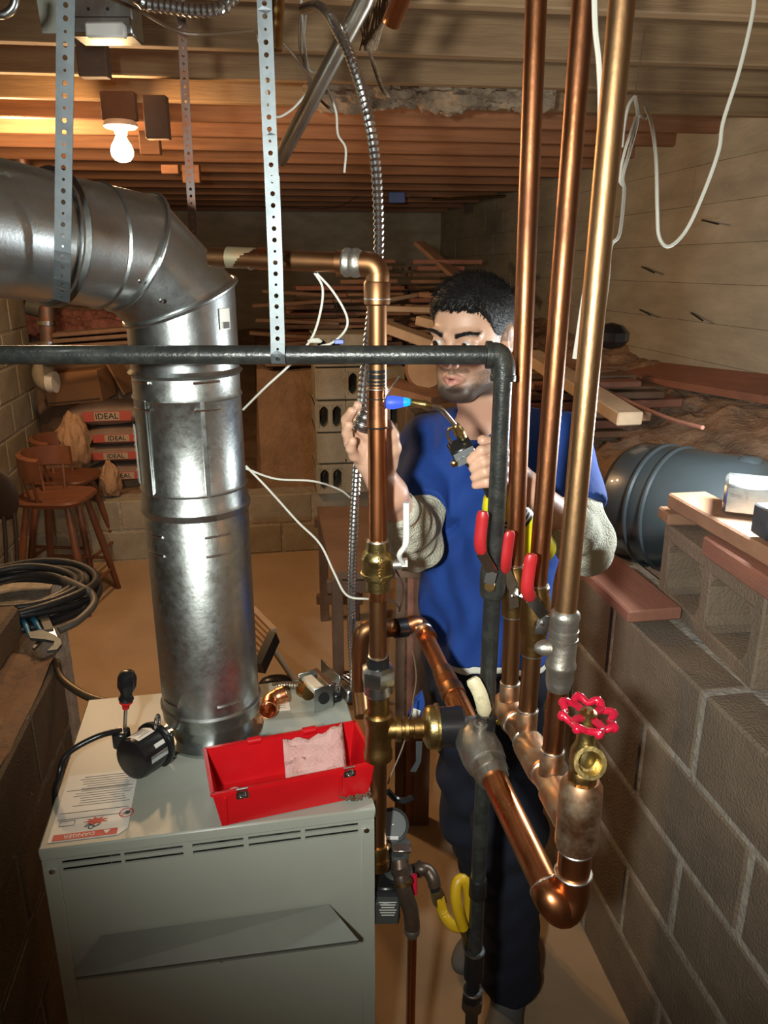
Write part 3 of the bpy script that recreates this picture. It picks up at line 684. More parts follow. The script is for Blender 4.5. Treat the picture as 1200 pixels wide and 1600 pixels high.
L.f = [(2*k, 2*k+2, 2*k+3, 2*k+1) for k in range(4)]; L = L.build('maker_label', M_label, t)
MB().box(FZ(P(360, 505, DF).z)+(RV*math.sin(1.09)-FV*math.cos(1.09))*(RF+.003), (.014, .001, .010), ex=(RV*math.cos(1.09)+FV*math.sin(1.09)), ey=(RV*math.sin(1.09)-FV*math.cos(1.09))).build('barcode', M_labelink, L, False)
# ------------------------------------------------------------------ perforated straps
def strap(name, label, pts, w, wdir, m, hole=.0032, pitch=.0135, th=.0014, cat='strap', parent=None):
    q = resample([V(p) for p in pts], pitch); mb = MB(); wdir = V(wdir).normalized(); R = random.Random(len(q))
    for i in range(len(q)-1):
        a, b = q[i], q[i+1]; d = (b-a); c = (a+b)/2; Lh = d.length/2; d.normalize(); x = (wdir-d*wdir.dot(d)).normalized()
        hr = hole*(1.0 if i % 3 else .6); base = len(mb.v)
        out = [(w/2, 0), (w/2, Lh), (0, Lh), (-w/2, Lh), (-w/2, 0), (-w/2, -Lh), (0, -Lh), (w/2, -Lh)]
        for u, v in out: mb.v.append(c+x*u+d*v)
        for k in range(8): a_ = 2*PI*k/8; mb.v.append(c+x*hr*math.cos(a_)+d*hr*math.sin(a_))
        for k in range(8): mb.f.append((base+k, base+(k+1) % 8, base+8+(k+1) % 8, base+8+k))
    o = mb.build(name, m, parent, False, loc=q[-1] if parent is None else None, solid=th)
    return o if parent else tag(o, label, cat)
strap('hanger_strap', 'wide grey perforated strap looping under the horizontal flue duct', [P(104, -300, 1.02), P(103, 0, 1.035), P(100, 240, 1.05), P(98, 400, 1.06), P(97, 440, 1.075), P(96, 470, 1.10)], .0215, RV, M_greysteel)
strap('hanger_strap', 'long perforated strap holding up the black iron pipe', [P(407, -290, 1.082), P(413, 0, 1.082), P(421, 200, 1.082), P(425, 285, 1.082)], .0185, RV, M_greysteel)
strap('hanger_strap', 'lower lapped length of strap wrapped on the black iron pipe', [P(425, 275, 1.079), P(430, 400, 1.079), P(434, 535, 1.079), P(434, 556, 1.079), P(435, 568, 1.084)], .0195, RV, M_greysteel)
strap('hanger_strap', 'narrow rusty perforated strap hanging behind the light bulb', [V((P(283, -10, 1.75).x, P(283, -10, 1.75).y, ZJ+.03)), P(284, 35, 1.75), P(290, 160, 1.75), P(297, 280, 1.75), P(302, 366, 1.75)], .0175, RV, M_ruststrap)
# ------------------------------------------------------------------ bulb
bc = P(188, 238, 2.9)
t = thing('light_bulb', 'bare glowing light bulb in a porcelain holder under the joists', 'light', P(188, 196, 2.9))
MB().lathe(P(188, 193, 2.9), (0, 0, -1), [(-.008, .05), (.0, .056), (.010, .057), (.016, .050), (.02, .024), (.036, .020)], 28).build('lamp_holder', M_porcelain, t)
MB().lathe(P(188, 206, 2.9), (0, 0, -1), [(0, .014), (.012, .016), (.028, .024), (.044, .034), (.060, .038), (.076, .036), (.090, .025), (.096, .010), (.097, .001)], 28).build('bulb_glass', M_bulb, t)
q = P(188, 190, 2.9); MB().bbox(V((q.x, q.y+.01, (q.z+ZJ)/2+.004)), (.115, .04, ZJ-q.z), .003, ex=RV, ey=FV).build('mounting_block', M_wooddk, t)
light('bulb_glow', 'POINT', (bc.x, bc.y-.06, bc.z-.03), 24, (1, .60, .28), .035)
# ------------------------------------------------------------------ copper riser with its valve, union and tee
DR = 1.13
def ring(p, d, r, h=.003, m=M_solder, par=None, nm='solder_ring'): return MB().lathe(V(p)-V(d).normalized()*h/2, d, [(0, r), (h*.3, r+.0012), (h*.7, r+.0012), (h, r)], 20).build(nm, m, par)
top = P(589, 428, DR)
def RZ(py): q = P(590, py, DR); return V((top.x, top.y, q.z))
DN = V((0, 0, -1)); RR = .0143
t = thing('copper_riser', 'vertical copper pipe being soldered, in front of the hands of the man', 'pipe', RZ(1345))
def vt(y0, y1, r, nm, m, seg=24): return MB().lathe(RZ(y0), DN, [(0, r), (RZ(y0).z-RZ(y1).z, r)], seg).build(nm, m, t)
el = [RZ(440), RZ(428)]+[RZ(424)+V((0, 0, 0))]
hc = P(556, 411, DR+.01); hx = (P(340, 402, DR+.06)-hc).normalized()
e0 = RZ(426); e1 = RZ(411)+hx*.028; e1.z = hc.z
MB().tube(spline([RZ(470), RZ(448), RZ(426), RZ(414)+hx*.008, e1+hx*.0, e1+hx*.03], 8), [.0165]*8+[.0172]*8+[.0168]*25, 24).build('elbow', M_copperdull, t)
MB().lathe(RZ(438), DN, [(0, .0165), (.004, .0188), (.032, .0188), (.034, .0165)], 24).build('elbow_cup', M_copperdull, t)
MB().lathe(e1, hx, [(-.006, .0168), (0, .0200), (.006, .0200), (.010, .0185), (.014, .0200), (.018, .0200), (.022, .0165)], 24).build('threaded_collar', M_greyfit, t)
ring(RZ(467), DN, .0182, .004, par=t)
vt(465, 578, RR, 'pipe', M_copperdull)
vt(578, 604, RR, 'pipe', M_copperdull)
for y0_, y1_ in ((577, 582), (584, 591), (593, 597), (599, 602)): vt(y0_, y1_, RR+.0004, 'burnt_band', M_blackpl)
vt(604, 668, RR+.0012, 'coupling', M_copperbright); ring(RZ(607), DN, RR+.0012, .003, par=t); ring(RZ(667), DN, RR+.0012, .003, M_ironold, par=t, nm='joint_line')
ring(RZ(622), DN, RR+.0014, .002, M_ironold, par=t, nm='joint_line')
vt(668, 848, RR, 'pipe', M_copper)
ring(RZ(845), DN, RR+.002, .005, par=t)
# ball valve body
v0 = RZ(845); H_ = v0.z-RZ(921).z
vb = MB().lathe(v0, DN, [(0, .019), (.18*H_, .019), (.2*H_, .0205), (.30*H_, .0265), (.36*H_, .0265), (.38*H_, .0255), (.62*H_, .0255), (.64*H_, .0275), (.70*H_, .0275), (.73*H_, .022), (.78*H_, .0215), (.79*H_, .019), (H_, .019)], 28).build('valve_body', M_brass, t)
MB().text('600 WOG', .011, v0+DN*(.5*H_)-FV*.0265+RV*.004, DN, RV, .0006).build('cast_mark', M_bronze, vb, False)
st = v0+DN*(.48*H_)
MB().tube([st+RV*.022, st+RV*.040], .0085, 12).build('valve_stem', M_greyfit, t); MB().lathe(st+RV*.038, RV, [(0, .0105), (.009, .0105)], 6).build('stem_nut', M_steel, t)
hp = spline([st+RV*.044-V((0, 0, .004)), P(624, 868, DR-.02), P(634, 850, DR-.03), P(635, 820, DR-.03), P(635, 785, DR-.03)], 5)
MB().tube(hp, [.004]*5+[.0045]*5+[.0055]*11, 10).build('white_handle', M_whitepl, t)
vt(921, 1035, RR, 'pipe', M_copperdull)
for yy in (924,): MB().lathe(RZ(920), DN, [(0, RR+.0005), (.018, RR+.0005)], 24).build('heat_tinted_band', M_copperbright, t)
ring(RZ(1025), DN, RR+.001, .003, par=t)
MB().lathe(RZ(1027), DN, [(0, .0185), (.016, .0185)], 24).build('black_collar', M_blackpl, t)
MB().lathe(RZ(1040), DN, [(0, .022), (.005, .0285), (.030, .0285), (.036, .024)], 6).build('union_nut', M_galv, t)
MB().lathe(RZ(1066), DN, [(0, .0245), (.018, .0245), (.022, .019), (.026, .0185)], 10).build('union_tail', M_galv, t)
vt(1088, 1120, .0185, 'pipe', M_bronze)
z1_, z2_ = RZ(1112).z, RZ(1186).z; HH = z1_-z2_
MB().lathe(RZ(1112), DN, [(0, .021), (.004, .0245), (.018, .0245), (.022, .0225), (HH-.022, .0225), (HH-.018, .0245), (HH-.004, .0245), (HH, .021)], 28).build('tee', M_bronze, t)
vt(1184, 1330, .0145, 'pipe', M_copperdull, 20)
MB().lathe(RZ(1318), DN, [(0, .0175), (.004, .0185), (.028, .0185), (.030, .0175), (.030, .020), (.05, .020)], 20).build('lower_coupling', M_bronze, t)
# horizontal run to the left
MB().tube([e1+hx*.02, P(330, 402, DR+.07)], RR, 22).build('horizontal_pipe', M_copperdull, t)
MB().lathe(P(487, 409, DR+.035)-hx*.01, hx, [(0, RR+.0022), (.020, RR+.0022)], 20).build('black_tape', M_tape, t)
for px in (528, 432, 392): ring(P(px, 409-(540-px)*.03, DR+.03+(528-px)*.00018), hx, RR+.0004, .004, par=t)
MB().tube([P(432, 405, DR+.045), P(405, 404, DR+.05)], RR+.0016, 22).build('coupling', M_copper, t)
MB().tube([P(398, 404, DR+.052), P(356, 402, DR+.062)], RR+.0008, 22).build('verdigris_band', mat('verdigris copper', (.26, .33, .24), .5, .7, (.38, .24, .12), 20), t)
# side branch from the tee: nipple, brass flange, black motor head
bx = (RV+FV*.08).normalized(); b0 = RZ(1140)
MB().tube([b0+bx*.015, b0+bx*.034], .017, 18).build('tee_branch', M_bronze, t)
MB().lathe(b0+bx*.030, bx, [(0, .022), (.008, .022), (.009, .015), (.014, .015), (.015, .021), (.021, .021), (.022, .014), (.030, .014), (.031, .0175), (.046, .0175)], 16).build('hose_fitting', M_bronze, t)
MB().lathe(b0+bx*.076, bx, [(0, .022), (.006, .034), (.012, .037), (.022, .037), (.023, .040), (.027, .040), (.028, .036)], 32).build('brass_flange', M_brass, t)
MB().lathe(b0+bx*.103, bx, [(0, .034), (.04, .034), (.044, .030), (.052, .012)], 28).build('black_cap', M_blackpl, t)
# ------------------------------------------------------------------ return loop: elbow behind the riser, sloping pipe, big elbow, header
t = thing('return_loop', 'copper return pipe sloping from the black tape down to the big elbow at lower right', 'pipe', P(880, 1400, .84))
A = P(562, 1080, 1.34); B = P(566, 985, 1.34); C = P(640, 976, 1.40); D = P(660, 985, 1.385); E = P(868, 1415, .83)
MB().tube([P(566, 1120, 1.30), A], .016, 18).build('lower_stub', M_copperdull, t)
MB().tube(spline([A, P(563, 1010, 1.335), P(570, 985, 1.335), P(592, 980, 1.345), P(606, 982, 1.35)], 6), .0165, 20).build('elbow', M_copperdull, t)
MB().lathe(P(600, 982, 1.355), (C-B), [(0, .018), (.026, .018)], 20).build('coupling', M_copperdull, t)
MB().lathe(P(617, 982, 1.36), (C-B), [(0, .0195), (.026, .0195)], 20).build('black_tape', M_tape, t)
MB().tube(spline([P(632, 980, 1.37), P(645, 975, 1.385), P(656, 978, 1.39), P(664, 988, 1.375), P(670, 998, 1.35)], 6), .0175, 20).build('elbow', M_copper, t)
dd = (E-D).normalized()
def DE(k): return D.lerp(E, k)
ring(P(661, 986, 1.375), dd, .0185, .006, par=t)
MB().tube([D, DE(.20)], .0165, 22).build('pipe', M_copper, t)
kk = .17
MB().lathe(DE(.20), dd, [(0, .018), (.02, .020), (.045, .0205), (.048, .0225), (.07, .0225)], 24).build('reducer', M_copperdull, t)
MB().tube([DE(.24), DE(.46)], .0205, 24).build('pipe', M_copper, t)
vz = DE(.455)
MB().lathe(vz, dd, [(-.01, .024), (0, .026), (.018, .034), (.055, .036), (.075, .033), (.078, .029)], 28).build('valve_body', M_greyfit, t)
MB().lathe(vz+dd*.078, dd, [(0, .031), (.014, .031)], 8).build('packing_nut', M_greyfit, t)
MB().lathe(vz+dd*.09, dd, [(0, .0265), (.016, .025)], 24).build('solder_cup', M_greyfit, t)
upv = (EZ-dd*dd.z).normalized(); stem = vz+dd*.03+upv*.034
MB().lathe(stem, upv, [(0, .012), (.012, .012), (.013, .009), (.022, .009)], 14).build('valve_stem', M_greyfit, t); MB().lathe(stem+upv*.020, upv, [(0, .010), (.009, .010)], 6).build('stem_nut', M_steel, t)
# lever handle
def lever(pts, w, m, mg, name_grip, par, up, k=2, th=.003, grip=.012):
    """flat bent lever: bare metal for the first k points, vinyl grip beyond"""
    mb = MB(); P_ = [V(p) for p in pts]
    for a, b in zip(P_[:k], P_[1:k+1]): mb.bar(a, b, w, th, up)
    mb.build('lever', M_steel, par, False)
    q = spline(P_[k:], 4) if len(P_) > k+2 else P_[k:]
    gb = MB(); n = len(q)
    for i, c in enumerate(q):
        d_ = (q[min(i+1, n-1)]-q[max(i-1, 0)]).normalized(); x = V(up).cross(d_).normalized(); y = d_.cross(x)
        f = 1 if 0 < i < n-1 else .75
        for j in range(12): a_ = 2*PI*j/12; gb.v.append(c+x*grip*f*math.cos(a_)+y*.0062*f*math.sin(a_))
    gb.f = [(i*12+j, i*12+(j+1) % 12, (i+1)*12+(j+1) % 12, (i+1)*12+j) for i in range(n-1) for j in range(12)]+[tuple(range(12))[::-1], tuple((n-1)*12+j for j in range(12))]
    o = gb.build(name_grip, mg, par); o['label'] = name_grip.replace('_', ' '); return o
h0 = stem+upv*.024; h3 = P(737, 1063, 1.12)
hd_ = h0.dot(FV)
gr = lever([h0-dd*.010+upv*.004, P(758, 1116, hd_-.01), P(754, 1098, hd_-.02), P(748, 1080, hd_-.02), P(737, 1060, hd_-.015)], .017, M_steel, M_creamgrip, 'cream_grip', t, -FV, 1, grip=.0115)
MB().tube([vz+dd*.1, DE(.96)], .0205, 26).build('pipe', M_copper, t)
Fb = P(893, 1402, .815); HX = P(905, 1265, .845)
vup = V((0, 0, 1)); base = V((HX.x, HX.y, 0)); 
zE = E.z-.004
def CV(z): return V((HX.x, HX.y, z))
ring(DE(.955), dd, .024, .005, par=t)
MB().tube(spline([DE(.95), DE(.985), E.lerp(CV(zE), .55)-V((0, 0, .012)), CV(zE+.012), CV(zE+.045)], 8), .0245, 28).build('big_elbow', M_copper, t)
ring(CV(zE+.046), EZ, .0248, .004, par=t)
zH = P(905, 1262, .845).z
MB().tube([CV(zE+.03), CV(zH-.03)], .0225, 26).build('riser_stub', M_copper, t)
ring(CV(zE+.085), EZ, .0228, .004, par=t)
MB().lathe(CV(zE+.09), EZ, [(0, .0265), (.006, .0285), (zH-zE-.08, .0285), (zH-zE-.055, .0275), (zH-zE-.045, .022)], 28).build('tee_body', M_copperfit, t)
# header going back
hd0 = CV(zH-.035)
p1b = P(794, 1098, 1.14); hdir = (p1b-hd0); hdir.z = 0; hdir.normalize()
def HD(y): return WXYd(y)
L1 = (p1b-hd0).dot(hdir)
def HP(k): return hd0+hdir*(L1*k)
MB().tube([HP(0), HP(1.0)], .021, 26).build('header_pipe', M_copperfit, t)
for a_, b_ in ((.04, .28), (.42, .66), (.86, 1.06)): MB().lathe(HP(a_), hdir, [(0, .0235), (.003, .025), (L1*(b_-a_)-.003, .025), (L1*(b_-a_), .0235)], 26).build('header_tee', M_copperfit, t)
for a_ in (.16, .40, .68, .84): ring(HP(a_), hdir, .0222, .004, par=t)
# drain valve on top of the column
zc = CV(zH)
MB().tube([CV(zH-.01), CV(zH+.045)], .0165, 22).build('stub', M_copper, t); ring(CV(zH+.018), EZ, .019, .004, par=t)
MB().lathe(CV(zH+.035), EZ, [(0, .0175), (.004, .0195), (.022, .0195), (.026, .017)], 8).build('valve_hex', M_bronze, t)
vb = CV(zH+.075); out = (-FV+EZ*.5-RV*.02).normalized()
MB().lathe(CV(zH+.058), EZ, [(0, .016), (.012, .019), (.030, .018), (.042, .0125), (.062, .012), (.066, .0185), (.074, .0185), (.076, .012), (.085, .011)], 20).build('valve_body', M_brass, t)
MB().lathe(vb, out, [(.005, .016), (.024, .016), (.026, .0205), (.034, .0205), (.0341, .015), (.016, .013)], 26).build('spout', M_brass, t)
MB().lathe(CV(zH+.118), EZ, [(0, .015), (.012, .015), (.014, .011), (.022, .010)], 6).build('bonnet_nut', M_brass, t)
wc_ = P(921, 1117, CV(0).dot(FV)+.0); wc_ = CV(wc_.z)
MB().tube([CV(zH+.12), wc_], .006, 12).build('stem', M_bronze, t)
wax = (EZ-FV*.15+RV*.1).normalized(); x_, y_, _ = frame(wax)
wh = MB()
n_ = 48; pts = []
for k in range(n_): 
    a_ = 2*PI*k/n_; r_ = .031+.0035*math.cos(8*a_); pts.append(wc_+(x_*math.cos(a_)+y_*math.sin(a_))*r_+wax*.003*math.cos(8*a_))
wh.tube(pts+[pts[0], pts[1]], .0048, 10, False)
for k in range(8): a_ = 2*PI*k/8; wh.ball(wc_+(x_*math.cos(a_)+y_*math.sin(a_))*.0345, .0066, seg=10)
for k in range(4): a_ = 2*PI*k/4+.4; wh.bar(wc_+(x_*math.cos(a_)+y_*math.sin(a_))*.031, wc_, .009, .004, wax)
wh.build('handwheel', M_redpaint, t)
MB().lathe(wc_-wax*.004, wax, [(0, .011), (.008, .011), (.010, .006), (.014, .005)], 12).build('wheel_nut', M_bronze, t)
# ------------------------------------------------------------------ three vertical copper supply pipes
def supply(name, label, topp, mid, bot, r, k, cat='pipe'):
    topp, mid, bot = V(topp), V(mid), V(bot); d = (topp-bot).normalized(); bot = bot-d*.01
    up_ = topp+d*((ZJ+.02-topp.z)/d.z)
    t = thing(name, label, cat, bot)
    return t, d, up_
# pipe 1 (left), valve at y 925
def Pk(t_, b_, py):                      # point on the straight line at picture row py
    lo, hi = 0., 1.
    a, b = V(t_), V(b_)
    for _ in range(40):
        m_ = (lo+hi)/2; q = a.lerp(b, m_); z = q-V((0, 0, CZ)); f = z.dot(FV*cp-V((0, 0, sp))); y = 800-FPX*z.dot(FV*sp+V((0, 0, cp)))/f
        if y < py: lo = m_
        else: hi = m_
    return a.lerp(b, lo)
hp1 = HP(.98); hp2 = HP(.70); hp3 = HP(.34)
for nm, lab, (tx, ty, td), hb, r, (vy0, vy1), extra in (
    ('supply_pipe', 'leftmost of the three tall copper pipes, with the middle red lever', (838, 0, 1.16), hp1, .0142, (893, 946), 'v'),
    ('supply_pipe', 'middle of the three tall copper pipes, with the nearest red lever', (912, 0, 1.08), hp2, .0142, (925, 1005), 'v'),
    ('supply_pipe', 'rightmost and nearest tall copper pipe, with a fat grey check fitting', (972, 0, .97), hp3, .0148, (957, 1045), 'f')):
    T_ = P(tx, ty, td); B_ = V(hb); t = thing(nm, lab, 'pipe', B_); d_ = (T_-B_).normalized(); U_ = T_+d_*((ZJ+.10-T_.z)/d_.z)
    a_ = Pk(T_, B_, vy0); b_ = Pk(T_, B_, vy1); dn = -d_
    ms_ = M_supply3 if extra == 'f' else M_supply
    MB().tube([U_, a_], r, 24).build('pipe', ms_, t)
    MB().tube([b_, B_], r+.0002, 24).build('pipe', M_supply if extra == 'f' else M_copperdull, t)
    LL = (b_-a_).length
    MB().lathe(B_-dn*.052, dn, [(0, r+.001), (.003, r+.0026), (.04, r+.0026)], 24).build('tee_socket', M_copperfit, t); ring(B_-dn*.052, dn, r+.0015, .004, par=t)
    if extra == 'f':
        MB().lathe(a_, dn, [(-.004, r+.001), (0, .0195), (.006, .021), (.010, .0195), (LL*.5, .0195), (LL*.86, .0195), (LL*.9, .0215), (LL*.96, .0215), (LL, .0195), (LL+.02, .0185), (LL+.03, .0165), (LL+.032, .0155)], 26).build('check_fitting', M_greyfit, t)
        ring(a_, dn, r+.0015, .004, par=t)
        MB().lathe(a_+dn*LL*.62-RV*.016, -RV, [(0, .012), (.012, .011), (.018, .008), (.022, .004)], 14).build('side_boss', M_greyfit, t)
        for q_ in (.3, .45): ring(a_+dn*LL*q_, dn, .0195, .003, M_greyfit, t, 'cast_rib')
    else:
        MB().lathe(a_, dn, [(-.012, r+.001), (-.009, r+.004), (0, r+.004), (.003, .0200), (LL*.35, .0225), (LL*.65, .0225), (LL-.003, .0185), (LL, r+.004), (LL+.016, r+.004), (LL+.018, r+.001)], 24).build('valve_body', M_bronze, t)
        ring(a_-dn*.012, dn, r+.0015, .003, par=t); ring(b_+dn*.018, dn, r+.0015, .003, par=t)
        s_ = a_.lerp(b_, .5); o_ = (-FV*.75+RV*.35).normalized() if td > 1.1 else (-FV*.9+RV*.1).normalized()
        MB().tube([s_+o_*.014, s_+o_*.032], .008, 12).build('valve_stem', M_bronze, t)
        MB().lathe(s_+o_*.028, o_, [(0, .009), (.008, .009)], 6).build('stem_nut', M_steel, t)
        dz = (s_+o_*.034).dot(FV)
        if td > 1.1: pts = [P(803, 950, dz), P(801, 918, dz), P(790, 893, dz-.01), P(791, 875, dz-.022), P(794, 850, dz-.022), P(797, 830, dz-.022)]
        else: pts = [P(842, 990, dz), P(850, 962, dz), P(830, 936, dz-.01), P(824, 920, dz-.024), P(827, 890, dz-.024), P(831, 866, dz-.024)]
        lever(pts, .017, M_galv, M_redgrip, 'red_grip', t, o_, 2, grip=.0095)
        MB().lathe(pts[1].lerp(pts[0], .4)-V(o_)*.002, o_, [(0, .004), (.005, .004), (.006, .002)], 8).build('pin', M_steel, t)
# ------------------------------------------------------------------ black iron gas pipe
DG = 1.10
t = thing('gas_pipe', 'black iron gas pipe crossing in front of the face, then dropping to the floor', 'pipe', P(738, 1560, 1.12))
g0 = P(-160, 553, 1.10); g1 = P(758, 556, 1.10)
g0.z = g1.z = (g0.z+g1.z)/2
MB().tube([g0-(g1-g0)*.65, g1+(g1-g0).normalized()*.01], .0134, 24).build('horizontal_run', M_iron, t)
gx = (g1-g0).normalized(); ge = P(784, 574, 1.10)
MB().lathe(g1, gx, [(0, .0145), (.001, .0195), (.009, .0195), (.010, .0165), (.014, .0165)], 24).build('elbow_band', M_iron, t)
MB().tube(spline([g1+gx*.004, g1+gx*.016, P(782, 560, 1.10), P(786, 574, 1.10), P(786, 592, 1.10)], 6), .0172, 22).build('elbow', M_iron, t)
gv0 = P(786, 590, 1.10); gb = P(741, 1500, 1.12); gd = (gb-gv0).normalized()
MB().lathe(gv0-gd*.004, gd, [(0, .0185), (.008, .0185)], 22).build('elbow_band', M_iron, t)
MB().tube([gv0, gb], .0134, 22).build('vertical_run', M_iron, t)
for y_ in (1385,): q = Pk(gv0, gb, y_); MB().lathe(q-gd*.02, gd, [(0, .014), (.003, .0160), (.04, .0160), (.043, .014)], 20).build('coupling', M_ironold, t)
q = Pk(gv0, gb, 1482)
MB().lathe(q, gd, [(0, .016), (.002, .0195), (.012, .0195), (.020, .018), (.058, .019), (.070, .0185), (.075, .013), (.10, .013), (.101, .018), (.125, .0185), (.135, .014)], 20).build('tee_and_nipple', M_ironold, t)
ring(q+gd*.004, gd, .0185, .005, par=t); ring(q+gd*.104, gd, .018, .005, par=t)
MB().lathe(q+gd*.125, gd, [(0, .0205), (.022, .0205), (.03, .017)], 8).build('drip_cap', M_darkfit, t)
zfl = q+gd*.15
MB().tube([zfl, V((zfl.x+.005, zfl.y, 0))], .0125, 16).build('floor_leg', M_darkfit, t)
q = Pk(gv0, gb, 1118); MB().lathe(q, gd, [(0, .0135), (.001, .0165), (.03, .0165), (.031, .0135)], 18).build('coupling', M_ironold, t)
# gas cock with the left red lever
q = Pk(gv0, gb, 905); MB().lathe(q-gd*.03, gd, [(0, .014), (.003, .0185), (.018, .0205), (.045, .0205), (.058, .0185), (.061, .014)], 20).build('valve_body', M_iron, t)
o_ = (-FV*.8-RV*.25).normalized(); MB().tube([q+o_*.012, q+o_*.032], .008, 12).build('valve_stem', M_bronze, t); dz = (q+o_*.034).dot(FV)
pts = [P(764, 912, dz), P(769, 893, dz), P(752, 864, dz-.008), P(750, 848, dz-.014), P(752, 822, dz-.014), P(755, 799, dz-.014)]
lever(pts, .016, M_galv, M_redgrip, 'red_grip', t, o_, 2, grip=.009)
# yellow gas connector, fittings and valve beside the boiler
t = thing('gas_connector', 'yellow looped flexible gas line beside the black pipe', 'hose', P(725, 1450, 1.2))
dy = 1.14
yp = spline([P(686, 1402, dy+.04), P(693, 1428, dy+.03), P(706, 1445, dy+.01), P(720, 1448, dy), P(731, 1437, dy), P(733, 1410, dy), P(730, 1385, dy), P(722, 1374, dy), P(714, 1380, dy-.005), P(712, 1402, dy-.015), P(716, 1425, dy-.02), P(724, 1450, dy-.02)], 6)
q_, r_ = corr(yp, .0108, .005, 12, .93); MB().tube(q_, r_, 12).build('yellow_hose', M_yelgas, t)
MB().tube([P(722, 1444, dy-.02), P(729, 1462, dy-.01), P(731, 1480, dy)], .0095, 10).build('end_fitting', M_brass, t)
MB().lathe(P(681, 1390, dy+.045), (P(688, 1412, dy+.04)-P(681, 1390, dy+.045)), [(0, .011), (.012, .0135), (.03, .0135), (.032, .011)], 6).build('flare_nut', M_brass, t)
t = thing('gas_valve_piping', 'black elbow and nipple leaving the gas valve toward the yellow hose', 'pipe', P(668, 1375, 1.18))
MB().tube(spline([P(640, 1362, 1.22), P(655, 1358, 1.2), P(668, 1360, 1.2), P(676, 1372, 1.19), P(679, 1384, 1.185)], 6), .0125, 16).build('elbow', M_darkfit, t)
MB().tube([P(677, 1374, 1.19), P(681, 1392, 1.185)], .0105, 12).build('nipple', M_ironold, t)
MB().lathe(P(652, 1358, 1.205), RV, [(0, .0155), (.008, .0155)], 16).build('band', M_iron, t)
# gas control assembly beside the boiler front
t = thing('gas_control', 'dark gas valve and control box low on the right side of the boiler', 'valve', P(612, 1440, 1.15))
MB().bbox(P(604, 1385, 1.17), (.05, .09, .075), .004, ex=RV, ey=FV).build('control_box', M_blackpl, t)
cb = MB().bbox(P(604, 1415, 1.13), (.046, .04, .050), .003, ex=RV, ey=FV).build('grey_box', M_darkgrey, t)
ink = MB()
for k in range(6): ink.box(P(606, 1410+4*k, 1.1085), (.032-.004*(k % 3), .001, .0012), ex=RV, ey=FV)
ink.build('print', M_label, cb, False)
MB().lathe(P(622, 1330, 1.17), (0, 0, -1), [(0, .017), (.006, .020), (.035, .020), (.045, .028), (.07, .026)], 18).build('valve_body', M_darkgrey, t)
MB().lathe(P(626, 1322, 1.17), EZ, [(0, .018), (.006, .018), (.008, .014)], 18).build('brass_cap', M_darkgrey, t)
MB().bbox(P(628, 1326, 1.14), (.032, .02, .006), .001, ex=RV, ey=FV).build('bracket', M_steel, t)
MB().lathe(P(646, 1366, 1.16), (-FV*.5-EZ), [(0, .007), (.035, .007)], 10).build('red_lever', M_redpaint, t)
MB().tube(spline([P(624, 1345, 1.15), P(627, 1372, 1.13), P(634, 1400, 1.12), P(642, 1425, 1.115), P(644, 1448, 1.115)], 6), .0145, 18).build('curved_pipe', M_darkfit, t)
MB().lathe(P(625, 1356, 1.135), (P(629, 1372, 1.13)-P(625, 1356, 1.135)), [(0, .018), (.007, .018)], 18).build('band', M_darkfit, t); MB().lathe(P(629, 1376, 1.13), (P(634, 1400, 1.12)-P(629, 1376, 1.13)), [(0, .0175), (.006, .0175)], 18).build('band', M_bronze, t)
MB().lathe(P(644, 1448, 1.115), (0, 0, -1), [(0, .0125), (.004, .015), (.014, .014), (.022, .0095)], 16).build('reducer', M_greyfit, t)
e_ = P(644, 1460, 1.115); MB().tube([e_, V((e_.x-.002, e_.y, .01))], .0088, 14).build('down_pipe', M_copper, t)
t = thing('pressure_gauge', 'round pressure gauge facing up beside the boiler corner', 'gauge', P(614, 1316, 1.19))
gc = P(613, 1290, 1.2); ga = (EZ*.75-FV*.65).normalized()
MB().lathe(gc, ga, [(-.03, .010), (-.028, .028), (.004, .031), (.010, .031), (.0101, .027), (.007, .026)], 30).build('case', M_blackpl, t)
MB().lathe(gc, ga, [(.0075, .026), (.0085, .026)], 28).build('dial', M_darkgrey, t); MB().bar(gc+ga*.0092, gc+ga*.0092+RV*.015+FV*.01, .0016, .0005, ga).build('needle', M_whitepl, t)
MB().tube([gc-ga*.03, P(616, 1335, 1.17)], .007, 10).build('stem', M_brass, t)
MB().box(gc+ga*.0-FV*.026-EZ*.006, (.022, .002, .006), ex=RV, ey=FV).build('case_label', M_whitepl, t, False)
# ------------------------------------------------------------------ red tool tray
t0 = G(347, 1291, ZB+.002); t1 = G(574, 1243, ZB+.002); bx_ = (t1-t0).normalized(); by_ = V((-bx_.y, bx_.x, 0)); LX = (t1-t0).length; LY = .105; HZ = .072
t = thing('red_tool_tray', 'open red plastic tool box tray on the front right of the boiler', 'tool box', (t0+t1)/2)
cc = (t0+t1)/2+by_*LY/2; mb = MB()
def fr(z, e): return [cc+bx_*(sx*(LX/2+e))+by_*(sy*(LY/2+e))+V((0, 0, z)) for sx, sy in ((-1, -1), (1, -1), (1, 1), (-1, 1))]
o0, o1, i1, i0 = fr(0, 0), fr(HZ, .012), fr(HZ, .009), fr(.003, -.003)
for q in (o0, o1, i1, i0): mb.v += q
for a_, b_ in ((0, 4), (4, 8), (8, 12)):
    for k in range(4): mb.f.append((a_+k, a_+(k+1) % 4, b_+(k+1) % 4, b_+k))
mb.f += [(3, 2, 1, 0), (12, 13, 14, 15)]; tr = mb.build('tray', M_redpl, t, False)
mb = MB(); q = fr(HZ, .012)
for k in range(4): mb.bar(q[k], q[(k+1) % 4], .006, .006)
mb.build('rim', M_redpl, t, False)
